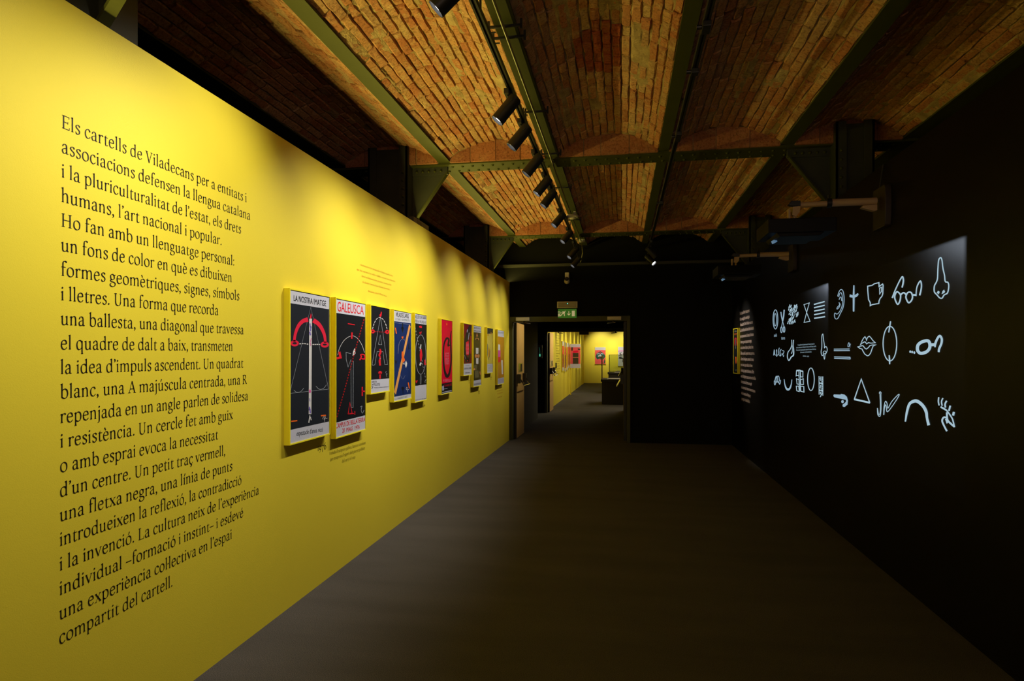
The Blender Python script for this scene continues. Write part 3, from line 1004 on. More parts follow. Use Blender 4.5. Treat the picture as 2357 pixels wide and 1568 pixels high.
# =================================================================== BIG WALL TEXT
LINES = ["Els cartells de Viladecans per a entitats i", "associacions defensen la llengua catalana", "i la pluriculturalitat de l’estat, els drets", "humans, l’art nacional i popular.",
         "Ho fan amb un llenguatge personal:", "un fons de color en què es dibuixen", "formes geomètriques, signes, símbols", "i lletres. Una forma que recorda",
         "una ballesta, una diagonal que travessa", "el quadre de dalt a baix, transmeten", "la idea d’impuls ascendent. Un quadrat", "blanc, una A majúscula centrada, una R",
         "repenjada en un angle parlen de solidesa", "i resistència. Un cercle fet amb guix", "o amb esprai evoca la necessitat", "d’un centre. Un petit traç vermell,",
         "una fletxa negra, una línia de punts", "introdueixen la reflexió, la contradicció", "i la invenció. La cultura neix de l’experiència", "individual –formació i instint– i esdevé",
         "una experiència col·lectiva en l’espai", "compartit del cartell."]
ENDS = [568, 576, 555, 511, 540, 534, 551, 503, 561, 536, 560, 568, 571, 536, 502, 519, 535, 556, 596, 560, 534, 398]
txt = empty('wall_text', (XL, 2.5, 1.4))
tag(txt, 'large paragraph of black serif lettering on the near part of the yellow wall', 'wall text')
for i, (ln, ue) in enumerate(zip(LINES, ENDS)):
    k = i / 21.0
    us = 140.5 + (134.5 - 140.5) * k
    vb = 293.5 + (1484.5 - 293.5) * k
    _, ya, za = on_wall(us, vb, XL)
    _, yb_, _z = on_wall(ue, 800, XL)
    pl, adv = serif_line(ln)
    sy = (yb_ - ya) / adv
    sz = 0.0725 / 1000.0
    polys_mesh('text_line', pl, lambda x, y, ya=ya, za=za, sy=sy, sz=sz: (XL + 0.0012, ya + x * sy, za + y * sz), M_INK, txt)

# quote above the posters and the small captions
WX = XL + 0.0012
Q = (815, 595, 16.505)
qt = empty('quote_text', on_wall(870, 640, XL))
tag(qt, 'small orange centred quotation printed on the yellow wall above the third poster', 'wall text')
for t_, a, b in [("«Avantmatern clarir projectada a l’espai aquella idea", (225, 262), (1470, 688)), ("que, ho i surten d’un ordre visible, crea la línia l’invent", (105, 445), (1565, 902)),
                 ("i bé el seu lluminós d’un governs i menys el bé", (285, 700), (1422, 1040)), ("el calendre l’aurora d’un referent personals.»", (320, 925), (1395, 1216)), ("Alexandre Cirici Pellicer, 1975", (530, 1268), (1240, 1450))]:
    serif_px('text_line', t_, Q, a, b, 52, 40, WX, M_ORGTXT, qt)


def caption(label, rows, m, group=None):
    c_ = empty('caption_text', on_wall(rows[0][1][0] + 10, 900, XL) if False else (XL, 0, 0))
    tag(c_, label, 'caption', group)
    for (t_, crop, a, b, h0, h1) in rows:
        serif_px('text_line', t_, crop, a, b, h0, h1, WX, m, c_)
    return c_


CG = (640, 900, 8.709)
CF = (1000, 700, 6.817)
CE = (845, 810, 12.06)
caption('black year lettering 1976 under the largest crossbow poster', [('1976', CG, (788, 1205), (970, 1160), 92, 88)], M_INK)
caption('olive three-line caption under the second poster', [("Trobada d’escriptors gallecs, bascos i catalans", CG, (1025, 1288), (1758, 1062), 44, 38), ("que recuperava l’esperit dels pactes polítics", CG, (1045, 1405), (1742, 1168), 44, 38),
                                                               ("del 1923 i el 1941", CG, (1282, 1442), (1552, 1345), 42, 40)], M_CAP)
caption('tiny year 1976 under the fifth, half-white poster', [('1976', CE, (1510, 1545), (1612, 1508), 50, 48)], M_CAP)
caption('tiny two-line year caption under the dark red poster with white foot', [('1977', CF, (530, 1215), (567, 1205), 18, 18), ('1977', CF, (535, 1245), (562, 1238), 14, 14)], M_CAP)
caption('tiny two-line year caption under the dark poster with orange and white column', [('1977', CF, (685, 1388), (715, 1378), 18, 18), ('1978', CF, (688, 1415), (712, 1408), 14, 14)], M_CAP)
caption('tiny two-line year caption under the yellow reflecting poster', [('1978', CF, (872, 1165), (900, 1158), 18, 18), ('1979', CF, (876, 1192), (896, 1188), 14, 14)], M_CAP)
caption('orange caption lines under the last, orange poster', [('vint-i-cinc anys de cartell', CF, (978, 1378), (1072, 1352), 14, 13), ('i de la cultura popular', CF, (982, 1418), (1072, 1392), 14, 13), ('Barcelona, 1979', CF, (992, 1478), (1062, 1452), 14, 13)], M_ORGTXT)


# =================================================================== POSTERS
M_PAPER = mat('pale_poster_paper', (0.60, 0.61, 0.68), 0.35, spec=0.4)
M_PBLACK = mat('poster_black_ink', (0.012, 0.014, 0.018), 0.3, spec=0.4)
M_PSLATE = mat('poster_slate_ink', (0.020, 0.024, 0.032), 0.3, spec=0.4)
M_PINKRED = mat('poster_pink_red_ink', (0.85, 0.02, 0.06), 0.4)
M_PRED = mat('poster_red_ink', (0.75, 0.015, 0.03), 0.4)
M_PCRIM = mat('poster_crimson_ink', (0.80, 0.0, 0.035), 0.35)
M_PORG = mat('poster_orange_ink', (0.95, 0.16, 0.02), 0.4)
M_PWHITE = mat('poster_white_ink', (0.75, 0.74, 0.72), 0.4)
M_PLINE = mat('poster_chalk_line', (0.34, 0.38, 0.42), 0.5)
M_PBLUE = mat('poster_blue_ink', (0.012, 0.035, 0.16), 0.3, spec=0.4, var=(6, (0.008, 0.025, 0.12), 0.6))
M_PTAN = mat('poster_plank_ink', (0.86, 0.40, 0.10), 0.4, var=(9, (0.78, 0.34, 0.09), 0.6))
M_PLILAC = mat('poster_lilac_ink', (0.22, 0.16, 0.55), 0.4)
M_PMAG = mat('poster_magenta_ink', (0.75, 0.10, 0.40), 0.4)
M_PGREYTXT = mat('poster_grey_lettering', (0.10, 0.11, 0.13), 0.4)
M_PPALETXT = mat('poster_pale_lettering', (0.30, 0.36, 0.34), 0.4)
M_POLIVE = mat('poster_olive_ink', (0.050, 0.042, 0.014), 0.3)
M_PDKRED = mat('poster_dark_red_ink', (0.14, 0.006, 0.012), 0.3, var=(5, (0.22, 0.008, 0.012), 0.6))
M_PAMBER = mat('poster_amber_ink', (0.60, 0.27, 0.01), 0.3, var=(4, (0.55, 0.23, 0.01), 0.6))
M_PLEMON = mat('poster_lemon_ink_and_reflection', (0.68, 0.56, 0.10), 0.25, var=(6, (0.60, 0.50, 0.08), 0.6))  # also colours the reflection painted on the glazed poster
M_PEACH = mat('poster_peach_ink', (0.75, 0.30, 0.10), 0.4)


def framed(label, uL, uR, vT, vB, group='framed exhibition posters on the yellow wall', border=0.004):
    """frame box on the wall; face edges given in photo pixels at its near (left) side"""
    _, y0, zt = on_wall(uL, vT, FACE)
    _, y1, _z = on_wall(uR, vT, FACE)
    _, _y, zb = on_wall(uL, vB, FACE)
    y0 -= border; y1 += border; zt += border; zb -= border
    root = empty('framed_poster', (XL, (y0 + y1) / 2, zb))
    tag(root, label, 'poster', group)
    th = 0.008
    fb = MB()
    xf = FACE + 0.003
    fb.box(XL + 0.001, xf, y0 - th, y0, zb - th, zt + th).box(XL + 0.001, xf, y1, y1 + th, zb - th, zt + th)
    fb.box(XL + 0.001, xf, y0, y1, zb - th, zb).box(XL + 0.001, xf, y0, y1, zt, zt + th)
    fb.build('frame', M_FRAME, root, fix=False)
    pr = MB().box(XL + 0.004, FACE - 0.0015, y0 + 0.0005, y1 - 0.0005, zb + 0.0005, zt - 0.0005).build('print', M_PAPER, root)
    return root, pr


LY = [FACE - 0.0015 + 0.0005 * k for k in range(1, 9)]
CB = (640, 650, 3.648)
CAc = (640, 660, 7.838)
CC = (765, 680, 8.706)
CD = (845, 690, 12.06)

# 1 -- crossbow poster
_, p = framed('largest poster, black with a pink-red crossbow on a white shaft', 668.4, 757.5, 668.3, 1020.6)


def quad_art(name, tl, tr, br, bl, X, m, parent):
    A_, B_, C_, D_ = [on_wall(*q, X) for q in (tl, tr, br, bl)]
    me = bpy.data.meshes.new(name)
    me.from_pydata([A_, B_, C_, D_], [], [(0, 1, 2, 3)])
    return link_mesh(name, me, m, parent)


def cp(crop, x, y):
    return (crop[0] + x / crop[2], crop[1] + y / crop[2])


quad_art('black_panel', cp(CAc, 226, 298), cp(CAc, 919, 408), cp(CB, 428, 1168), cp(CB, 99, 1240), LY[0], M_PSLATE, p)
sans_px('title_lettering', 'LA NOSTRA IMATGE', CAc, 285, 150, 258, 868, 256, 358, LY[1], M_PBLACK, p)
art('thin_lines', [('l', [(105, 905), (275, 208), (424, 895)], 2.2), ('l', [(103, 933), (425, 897)], 2.6), ('c', [(133, 905), (155, 922), (190, 918), (217, 887)], 3.2), ('c', [(318, 872), (345, 897), (380, 892), (407, 860)], 3.2)], CB, LY[1], M_PLINE, p)
art('crossbow', [('c', [(540, 592), (450, 622), (370, 705), (315, 840), (290, 990)], [82, 70, 60, 52, 46]), ('c', [(636, 608), (720, 665), (790, 760), (838, 880), (855, 1010)], [82, 72, 62, 52, 44]),
                 ('e', (300, 1022, 58, 38, 36)), ('e', (842, 1046, 56, 36, 36)), ('p', [(592, 480), (605, 515), (600, 562), (585, 580), (570, 560), (582, 530)])], CAc, LY[2], M_PINKRED, p)
art('white_shaft', [('p', [(262, 305), (285, 305), (280, 1108), (257, 1108)]), ('l', [(268, 1118), (258, 1180)], 9), ('l', [(272, 1130), (278, 1158)], 7), ('c', [(372, 1150), (383, 1128), (400, 1132), (385, 1150), (415, 1140)], 2.6), ('l', [(385, 1128), (392, 1172)], 2.4)], CB, LY[3], M_PWHITE, p)
art('string_dashes', [('D', [(385, 1032), (470, 1026), (558, 1042)], 17, 30, 14), ('D', [(622, 1044), (700, 1042), (768, 1044)], 17, 26, 10)], CAc, LY[2], M_PWHITE, p)
art('lilac_marks', [('l', [(268, 345), (272, 380)], 10), ('l', [(278, 370), (272, 410)], 9), ('l', [(266, 415), (272, 445)], 11), ('l', [(267, 975), (269, 1000)], 6), ('l', [(266, 1045), (262, 1075)], 10), ('l', [(268, 1060), (272, 1100)], 10)], CB, LY[4], M_PLILAC, p)
art('magenta_marks', [('d', (268, 915, 8, 16)), ('l', [(280, 470), (272, 500)], 5), ('l', [(270, 505), (276, 535)], 5)], CB, LY[4], M_PMAG, p)
art('orange_dashes', [('l', [(110, 1168), (162, 1162)], 11), ('l', [(360, 1121), (402, 1117)], 11)], CB, LY[2], M_PORG, p)
sans_px('foot_lettering', "espectacle d'anna ricci", CB, 157, 1245, 1304, 376, 1215, 1262, LY[1], M_PGREYTXT, p)

# 2 -- red title poster with an axe
_, p = framed('black poster with a large red title and a white axe outline', 773.8, 840.5, 688.6, 1006.2)
quad_art('black_panel', cp(CC, 80, 352), cp(CC, 656, 436), cp(CB, 732, 1116), cp(CB, 487, 1178), LY[0], M_PBLACK, p)
sans_px('title_lettering', 'GALEUSCA', CC, 105, 122, 322, 630, 215, 388, LY[1], M_PRED, p)
art('chalk_arc', [('c', [(105, 1200), (150, 1045), (250, 888), (390, 812), (500, 860), (590, 990), (645, 1150)], 7)], CC, LY[1], M_PWHITE, p)
art('chalk_axe', [('l', [(612, 600), (571, 588), (573, 650), (588, 712), (612, 648), (614, 1050), (630, 1053), (632, 660)], 3.4), ('c', [(690, 1048), (705, 1040), (698, 1070), (708, 1100), (722, 1074)], 3.2)], CB, LY[1], M_PLINE, p)
art('white_smudge', [('p', [(405, 1215), (415, 1130), (445, 1060), (460, 1075), (455, 1120), (465, 1160), (430, 1200)])], CC, LY[2], M_PWHITE, p)
art('dotted_diagonal', [('D', [(722, 310), (640, 600), (560, 900), (493, 1136)], 8, 14, 10)], CB, LY[3], mat('poster_deep_red_ink', (0.42, 0.01, 0.012), 0.4), p)
art('red_signs', [('l', [(395, 745), (388, 870)], 30), ('l', [(310, 568), (450, 592)], 18), ('l', [(140, 1130), (165, 1245), (85, 1265)], 44), ('c', [(548, 1300), (580, 1230), (570, 1190), (640, 1195), (650, 1270), (580, 1270)], 26)], CC, LY[4], M_PRED, p)
art('red_letters', [('l', [(707, 878), (707, 955)], 10), ('l', [(707, 917), (730, 915)], 12), ('L', [(603, 1010), (588, 1105), (622, 1098)], 6), ('l', [(588, 1107), (648, 1102)], 6), ('l', [(645, 1082), (645, 1112)], 7)], CB, LY[4], M_PRED, p)
sans_px('foot_lettering', 'CAMPUS DE BELLATERRA', CB, 487, 1186, 1228, 731, 1130, 1166, LY[1], M_PRED, p)
sans_px('foot_lettering', '20  MAIG  1976', CB, 540, 1228, 1264, 685, 1197, 1228, LY[1], M_PRED, p)

# 3 -- outlined letter A
_, p = framed('black poster with an outlined capital A under a dashed bow', 854.0, 895.8, 704.3, 904.6)
quad_art('black_panel', cp(CD, 108, 172), cp(CD, 618, 272), cp(CE, 612, 735), cp(CE, 102, 777), LY[0], M_PBLACK, p)
art('outlined_letter', [('l', [(365, -940), (140, 350), (158, 378), (215, 362), (277, -8), (440, -4), (490, 355), (568, 355), (375, -940)], 8), ('L', [(365, -467), (315, -207), (407, -197)], 9)], CE, LY[1], M_PLINE, p)
art('dashed_bow', [('D', catmull([(150, 812), (200, 650), (270, 530), (360, 495), (450, 560), (520, 690), (556, 825)]), 16, 62, 30)], CD, LY[1], M_PWHITE, p)
art('red_signs', [('p', [(385, 325), (408, 350), (402, 440), (380, 482), (350, 470), (342, 412), (370, 400)]), ('e', (157, 880, 38, 38, 38)), ('e', (560, 895, 38, 38, 38)), ('D', [(230, 888), (500, 906)], 18, 24, 26),
                  ('c', [(355, 1370), (375, 1450), (340, 1540), (365, 1600), (350, 1700), (360, 1830)], [34, 56, 50, 30, 60, 48]), ('d', (362, 2027, 50, 50)), ('l', [(360, 2050), (360, 2192)], 40)], CD, LY[2], M_PRED, p)
art('white_marks', [('l', [(345, 165), (375, 200)], 16), ('c', [(540, 540), (515, 575), (560, 620), (530, 625), (550, 700)], 7)], CE, LY[3], M_PLINE, p)
for t_, b_ in (('CARRETES', (105, 812, 862, 270, 803, 850)), ('CARTELLISTES', (105, 885, 935, 358, 868, 935)), ('CIP', (105, 960, 1030, 170, 950, 1015)), ('TEATRE DE CAMBRA DE BARCELONA', (195, 985, 1015, 600, 952, 980))):
    sans_px('foot_lettering', t_, CE, *b_, LY[1], M_PGREYTXT, p)

# 4 -- blue poster with a plank
_, p = framed('blue poster crossed by a slanting orange plank', 906.9, 946.2, 714.8, 923.2)
quad_art('blue_panel', cp(CD, 748, 595), cp(CD, 1217, 655), cp(CE, 1220, 1163), cp(CE, 746, 1250), LY[0], M_PBLUE, p)
sans_px('title_lettering', 'VILADECANS', CD, 800, 345, 472, 1155, 398, 518, LY[1], M_PBLACK, p)
sans_px('title_lettering', 'OCTUBRE - NOVEMBRE 76', CD, 785, 508, 562, 1172, 552, 605, LY[1], M_PPALETXT, p)
art('thin_lines', [('c', [(860, 1500), (875, 1300), (905, 1170), (980, 1092), (1050, 1145), (1080, 1300)], 5), ('l', [(752, 640), (1215, 690)], 5), ('c', [(870, 1900), (920, 2080), (990, 2200), (1060, 2100)], 4)], CD, LY[1], M_PLINE, p)
art('black_signs', [('l', [(985, 655), (985, 790)], 28), ('p', [(943, 768), (1027, 772), (985, 930)]), ('l', [(1160, 1220), (1152, 1370), (1205, 1345)], 24), ('l', [(768, 1675), (795, 1735), (800, 1780), (832, 1690)], 24),
                    ('d', (993, 2462, 42, 44)), ('l', [(993, 2500), (1003, 2625)], 14)], CD, LY[1], M_PBLACK, p)
art('plank', [('p', [(1165, 682), (1208, 740), (800, 2640), (752, 2560)])], CD, LY[2], M_PTAN, p)
art('orange_signs', [('c', [(985, 1440), (990, 1580), (1010, 1680), (990, 1740)], [44, 60, 80, 30]), ('l', [(785, 778), (812, 945)], 28), ('l', [(1140, 2295), (1172, 2465)], 30), ('l', [(965, 1020), (978, 1090)], 22), ('l', [(998, 1020), (982, 1090)], 22)], CD, LY[3], M_PORG, p)
art('white_marks', [('p', [(1080, 240), (1112, 320), (1100, 390), (1080, 455), (1055, 380), (1058, 300)]), ('l', [(1000, 322), (1042, 312)], 16), ('l', [(1002, 348), (1045, 345)], 14), ('c', [(1130, 1000), (1095, 990), (1090, 1050), (1165, 1045)], 7), ('l', [(1120, 1010), (1128, 1120)], 7)], CE, LY[4], M_PWHITE, p)
sans_px('foot_lettering', 'SALA', CE, 760, 1300, 1338, 825, 1290, 1325, LY[1], M_PPALETXT, p)
sans_px('foot_lettering', 'GALERIA D ART', CE, 845, 1262, 1320, 1120, 1212, 1268, LY[1], M_PPALETXT, p)

# 5 -- oval
_, p = framed('black poster with a white oval and a large blank white foot', 955.3, 981.6, 722.6, 924.6)
quad_art('black_panel', cp(CD, 1328, 652), cp(CD, 1650, 700), cp(CE, 1652, 903), cp(CE, 1328, 948), LY[0], M_PBLACK, p)
sans_px('title_lettering', 'VOLEM UN BARRI', CD, 1333, 425, 520, 1640, 462, 550, LY[1], M_PGREYTXT, p)
sans_px('title_lettering', 'PER A VIURE-HI', CD, 1340, 550, 632, 1630, 596, 675, LY[1], M_PGREYTXT, p)
art('chalk_oval', [('e', (1488, 77, 145, 548, 10)), ('l', [(1475, 640), (1475, 905)], 6), ('l', [(1502, 640), (1500, 900)], 6), ('c', [(1610, 790), (1640, 770), (1600, 840), (1640, 850)], 8)], CE, LY[1], M_PLINE, p)
art('dashed_line', [('D', [(1335, 770), (1400, 1100), (1470, 1430)], 12, 50, 40), ('D', [(1520, 1670), (1580, 1990), (1625, 2200)], 12, 50, 40)], CD, LY[1], M_PLINE, p)
art('red_signs', [('p', [(1445, 728), (1500, 722), (1530, 760), (1510, 786), (1448, 772)]), ('l', [(1462, 905), (1480, 962)], 26), ('l', [(1505, 885), (1482, 960)], 22), ('c', [(1495, 1370), (1498, 1540), (1490, 1715)], [34, 78, 30]),
                  ('l', [(1605, 1665), (1602, 1790), (1642, 1795)], 36), ('l', [(1350, 2245), (1368, 2300), (1395, 2240)], 24)], CD, LY[2], M_PRED, p)
art('white_marks', [('l', [(1495, -205), (1480, -70)], 26), ('l', [(1495, 300), (1468, 380)], 44)], CE, LY[3], M_PWHITE, p)
sans_px('foot_lettering', 'ASSOCIACIO DE VEINS', CE, 1338, 1328, 1352, 1640, 1278, 1302, LY[1], M_PGREYTXT, p)

# 6 -- crimson poster with a black ring
_, p = framed('crimson poster with a thick black ring and a black foot', 1016.2, 1040.6, 735.9, 907.0)
quad_art('crimson_panel', cp(CF, 110, 246), cp(CF, 277, 272), cp(CF, 277, 1222), cp(CF, 112, 1252), LY[0], M_PCRIM, p)
quad_art('black_band', cp(CF, 112, 1252), cp(CF, 277, 1222), cp(CF, 277, 1372), cp(CF, 113, 1408), LY[0], M_PBLACK, p)
art('black_ring', [('c', [(266, 425), (252, 520), (258, 700), (262, 900), (235, 1080), (195, 1135), (155, 1020), (140, 820), (150, 640), (190, 540), (225, 560), (215, 650), (240, 640)], [10, 16, 22, 22, 30, 46, 26, 20, 20, 30, 26, 26, 26])], CF, LY[1], M_PBLACK, p)
art('drop', [('l', [(193, 260), (193, 310)], 4), ('l', [(193, 305), (193, 335)], 20)], CF, LY[1], M_PORG, p)
for k, t_ in enumerate(['JOVE', 'JORNADES', 'DE LA', 'CULTURA', 'CATALANA']):
    sans_px('lettering', t_, CF, 168 - (k % 2) * 3, 768 + k * 38, 800 + k * 38, 225 + (k % 2) * 3, 762 + k * 38, 794 + k * 38, LY[1], mat('poster_pink_lettering', (0.85, 0.30, 0.42), 0.4), p)
sans_px('lettering', 'CONGRES DE', CF, 150, 1266, 1300, 270, 1246, 1280, LY[1], M_PRED, p)
art('white_marks', [('p', [(118, 1290), (148, 1280), (150, 1355), (122, 1362)]), ('l', [(120, 1390), (270, 1358)], 14), ('l', [(150, 1335), (205, 1324)], 7)], CF, LY[1], mat('poster_bluish_white_ink', (0.45, 0.48, 0.62), 0.4), p)
art('pink_ticks', [('l', [(x, 1178), (x, 1222)], 6) for x in (148, 166, 184, 202, 222, 244)], CF, LY[1], mat('poster_pink_lettering', (0.85, 0.30, 0.42), 0.4), p)

# 7 -- dark red swirl
_, p = framed('dark red poster with a black swirl and a pale foot', 1067.0, 1085.5, 745.2, 863.7)
quad_art('dark_red_panel', cp(CF, 457, 310), cp(CF, 583, 330), cp(CF, 583, 930), cp(CF, 456, 938), LY[0], M_PDKRED, p)
art('black_swirl', [('c', [(565, 340), (525, 480), (480, 640), (485, 800), (520, 915)], [40, 70, 36, 40, 60]), ('c', [(575, 480), (560, 640), (555, 760), (530, 900)], [20, 34, 26, 30])], CF, LY[1], M_PBLACK, p)
art('red_glow', [('p', [(495, 600), (535, 580), (545, 700), (540, 800), (500, 800), (488, 700)]), ('l', [(572, 500), (570, 780)], 8), ('d', (520, 888, 8, 10))], CF, LY[2], M_PRED, p)
art('white_marks', [('l', [(518, 400), (512, 445)], 10), ('l', [(545, 450), (530, 560)], 6), ('l', [(470, 800), (490, 860)], 4)], CF, LY[3], mat('poster_bluish_white_ink', (0.45, 0.48, 0.62), 0.4), p)
for k, t_ in enumerate(['CATALANS', 'I LA', 'SARDANA']):
    sans_px('lettering', t_, CF, 497, 625 + k * 58, 668 + k * 58, 540, 622 + k * 58, 664 + k * 58, LY[3], mat('poster_pink_lettering', (0.85, 0.30, 0.42), 0.4), p)
sans_px('lettering', 'PALAU DE LA MUSICA', CF, 490, 962, 976, 552, 958, 972, LY[1], M_PGREYTXT, p)
sans_px('lettering', 'CANTATA DEL TEATRE', CF, 466, 1000, 1030, 575, 990, 1020, LY[1], M_PGREYTXT, p)
sans_px('lettering', 'BARCELONA', CF, 486, 1070, 1092, 553, 1066, 1086, LY[1], M_PGREYTXT, p)

# 8 -- dark with column
_, p = framed('dark olive poster with a white column and orange anchor', 1089.9, 1107.5, 749.6, 889.8)
quad_art('olive_panel', cp(CF, 613, 440), cp(CF, 735, 455), cp(CF, 735, 1182), cp(CF, 613, 1203), LY[0], M_POLIVE, p)
quad_art('tan_strip', cp(CF, 716, 452), cp(CF, 735, 455), cp(CF, 735, 1182), cp(CF, 718, 1185), LY[1], mat('poster_tan_ink', (0.40, 0.28, 0.05), 0.3, var=(12, (0.20, 0.15, 0.04), 0.3)), p)
sans_px('title_lettering', 'FIRA DE CARTELLS', CF, 618, 358, 388, 728, 372, 400, LY[1], M_PGREYTXT, p)
sans_px('title_lettering', 'BARCELONA', CF, 620, 402, 430, 726, 415, 442, LY[1], M_PGREYTXT, p)
art('white_column', [('p', [(650, 688), (691, 690), (690, 780), (650, 780)]), ('p', [(652, 848), (690, 850), (689, 942), (654, 936)])], CF, LY[1], M_PWHITE, p)
art('orange_signs', [('p', [(668, 450), (682, 510), (655, 510)]), ('c', [(646, 565), (652, 540), (668, 535), (690, 545), (694, 568)], 9), ('e', (652, 815, 9, 20, 18)), ('e', (690, 815, 9, 20, 18)), ('d', (626, 1025, 14, 16)), ('l', [(712, 1060), (722, 1110)], 12)], CF, LY[2], M_PEACH, p)
art('grey_blocks', [('p', [(618, 960), (668, 955), (666, 1040), (620, 1042)]), ('p', [(630, 1050), (690, 1040), (700, 1150), (640, 1165)])], CF, LY[1], mat('poster_olive_grey_ink', (0.16, 0.14, 0.06), 0.4), p)
sans_px('foot_lettering', 'SALA DE EXPOSICIONS', CF, 622, 1248, 1278, 728, 1232, 1262, LY[1], M_PGREYTXT, p)

# 9 -- glazed, its yellow reflection put into the print colour
_, p = framed('glazed poster with yellow reflection painted into its print and a black top band', 1121.3, 1134.2, 755.3, 858.6)
quad_art('yellow_reflection_panel', cp(CF, 827, 470), cp(CF, 915, 462), cp(CF, 915, 935), cp(CF, 827, 942), LY[0], M_PLEMON, p)
quad_art('black_band', cp(CF, 827, 378), cp(CF, 915, 396), cp(CF, 915, 458), cp(CF, 827, 470), LY[0], M_PSLATE, p)
art('orange_signs', [('d', (842, 486, 12, 12)), ('l', [(888, 440), (890, 480)], 14), ('p', [(846, 680), (875, 740), (866, 830), (848, 845)])], CF, LY[1], M_PAMBER, p)
art('dark_marks', [('l', [(835, 630), (832, 820)], 10), ('l', [(875, 730), (862, 840)], 5), ('l', [(848, 840), (848, 870)], 7), ('l', [(835, 400), (905, 418)], 4)], CF, LY[2], M_PGREYTXT, p)
for k in range(4):
    sans_px('foot_lettering', ['DIADA DE LA CULTURA', 'I LA LLENGUA', 'GENERALITAT', 'BARCELONA'][k], CF, 835, 958 + k * 28, 968 + k * 28, 908, 952 + k * 27, 962 + k * 27, LY[1], M_PPALETXT, p)

# 10 -- amber
_, p = framed('orange poster with a white and pink figure, last in the row', 1145.5, 1159.9, 759.9, 885.2)
quad_art('amber_panel', cp(CF, 992, 508), cp(CF, 1090, 522), cp(CF, 1090, 1148), cp(CF, 996, 1170), LY[0], M_PAMBER, p)
art('white_figure', [('p', [(1000, 632), (1028, 636), (1033, 728), (998, 724)]), ('p', [(1048, 880), (1070, 882), (1078, 1100), (1056, 1102)])], CF, LY[1], M_PWHITE, p)
art('pink_figure', [('p', [(998, 726), (1036, 730), (1036, 830), (998, 830)])], CF, LY[1], M_PMAG, p)
art('red_figure', [('p', [(998, 832), (1036, 832), (1036, 912), (998, 914)])], CF, LY[1], M_PRED, p)
sans_px('title_lettering', 'PREMI D HONOR', CF, 998, 432, 462, 1084, 440, 468, LY[1], M_PPALETXT, p)
for k in range(3):
    sans_px('foot_lettering', ['LLETRES', 'CATALANES', 'MCMLXXIX'][k], CF, 1002, 1185 + k * 24, 1202 + k * 24, 1084, 1166 + k * 22, 1183 + k * 22, LY[1], M_PLILAC, p)

# =================================================================== RIGHT WALL
RX = XR - 0.0012
RF = XR - 0.036
CR = (1680, 680, 6.03)
_, ya, zt = on_wall(1697.6, 756.5, RF)
_, yb_, zb_t = on_wall(1688.2, 758, RF)
zt = on_wall(1697.6, 756.5, RF)[2]
zb = on_wall(1697.6, 859.5, RF)[2]
root = empty('framed_poster', (XR, (ya + yb_) / 2, zb))
tag(root, 'small yellow-framed black poster with a red arc on the black right wall', 'poster')
fb = MB()
th = 0.010
fb.box(RF - 0.003, XR - 0.001, ya - th, ya, zb - th, zt + th).box(RF - 0.003, XR - 0.001, yb_, yb_ + th, zb - th, zt + th).box(RF - 0.003, XR - 0.001, ya, yb_, zb - th, zb).box(RF - 0.003, XR - 0.001, ya, yb_, zt, zt + th)
fb.build('frame', M_FRAME, root, fix=False)
pr = MB().box(RF + 0.0015, XR - 0.004, ya + 0.0005, yb_ - 0.0005, zb + 0.0005, zt - 0.0005).build('print', M_PBLACK, root)
RL = [RF + 0.0015 - 0.0006 * k for k in range(1, 5)]
art('red_arc', [('c', [(66, 690), (66, 620), (80, 590), (95, 625), (97, 690)], 9), ('d', (66, 688, 6, 10)), ('d', (97, 690, 6, 10))], CR, RL[0], M_PRED, pr)
art('orange_strip', [('p', [(76, 852), (92, 856), (92, 930), (84, 955), (78, 930)])], CR, RL[0], M_PORG, pr)
art('thin_lines', [('l', [(80, 600), (82, 740)], 3)], CR, RL[1], M_PLINE, pr)
sans_px('lettering', 'TEATRE', CR, 64, 490, 510, 92, 488, 508, RL[0], M_PPALETXT, pr)
sans_px('lettering', 'SERENATA', CR, 60, 530, 555, 98, 526, 550, RL[0], M_PORG, pr)
sans_px('lettering', '1977', CR, 78, 1028, 1058, 97, 1026, 1056, RL[0], M_PPALETXT, pr)

CT = (1695, 700, 6.533)
RT = ["En el seu llibre Viladecans.", "Un assaig de semiologia", "Alexandre Cirici Pellicer va crear", "la classificació formal dels símbols", "que apareixen a l’obra de l’artista:", "formes geomètriques (triangle,", "cercle, creu), objectes, plomes, boles,",
      "llibres, graella, signes iconics, partitura,", "ulleres, les figures, animals i cossos,", "peus, mans, parts del cos: l’home,", "del braç, la gent de diferents, el llibre,", "etc. Els signes que apareixen de la llei", "la mateixa forma en què", "el conjunt de l’obra és una escriptura", "dins la composició del llenguatge", "propi i simbòlic."]
RE_ = [198, 198, 248, 262, 262, 230, 257, 272, 262, 243, 268, 290, 230, 282, 215, 205]
rt = empty('wall_text', (XR, 9.6, 1.5))
tag(rt, 'narrow block of pale serif text on the black right wall beside the small poster', 'wall text')
for k, (t_, xe) in enumerate(zip(RT, RE_)):
    xs = 52 + 23 * k / 15
    vb = 165 + (1440 - 165) * k / 15
    sl = (vb - 751) / (xs + 1718)
    serif_px('text_line', t_, CT, (xs, vb), (xe, vb + sl * (xe - xs)), 30, 31, RX, M_PALETXT, rt)

# ------------------------------------------------ projected drawings
J1, J2, J3 = (1770, 680, 15.68), (1770, 760, 15.68), (1770, 840, 15.68)
K1, K2, K3, K4, K5, K6 = (1910, 580, 11.2), (2040, 580, 11.2), (1910, 730, 11.2), (2040, 730, 11.2), (1910, 860, 11.2), (2040, 860, 11.2)
E5 = (1900, 540, 3.335)
PX_ = XR - 0.0016


def pj(name, strokes, crop, parent, m):
    return art(name, strokes, crop, PX_, m, parent)


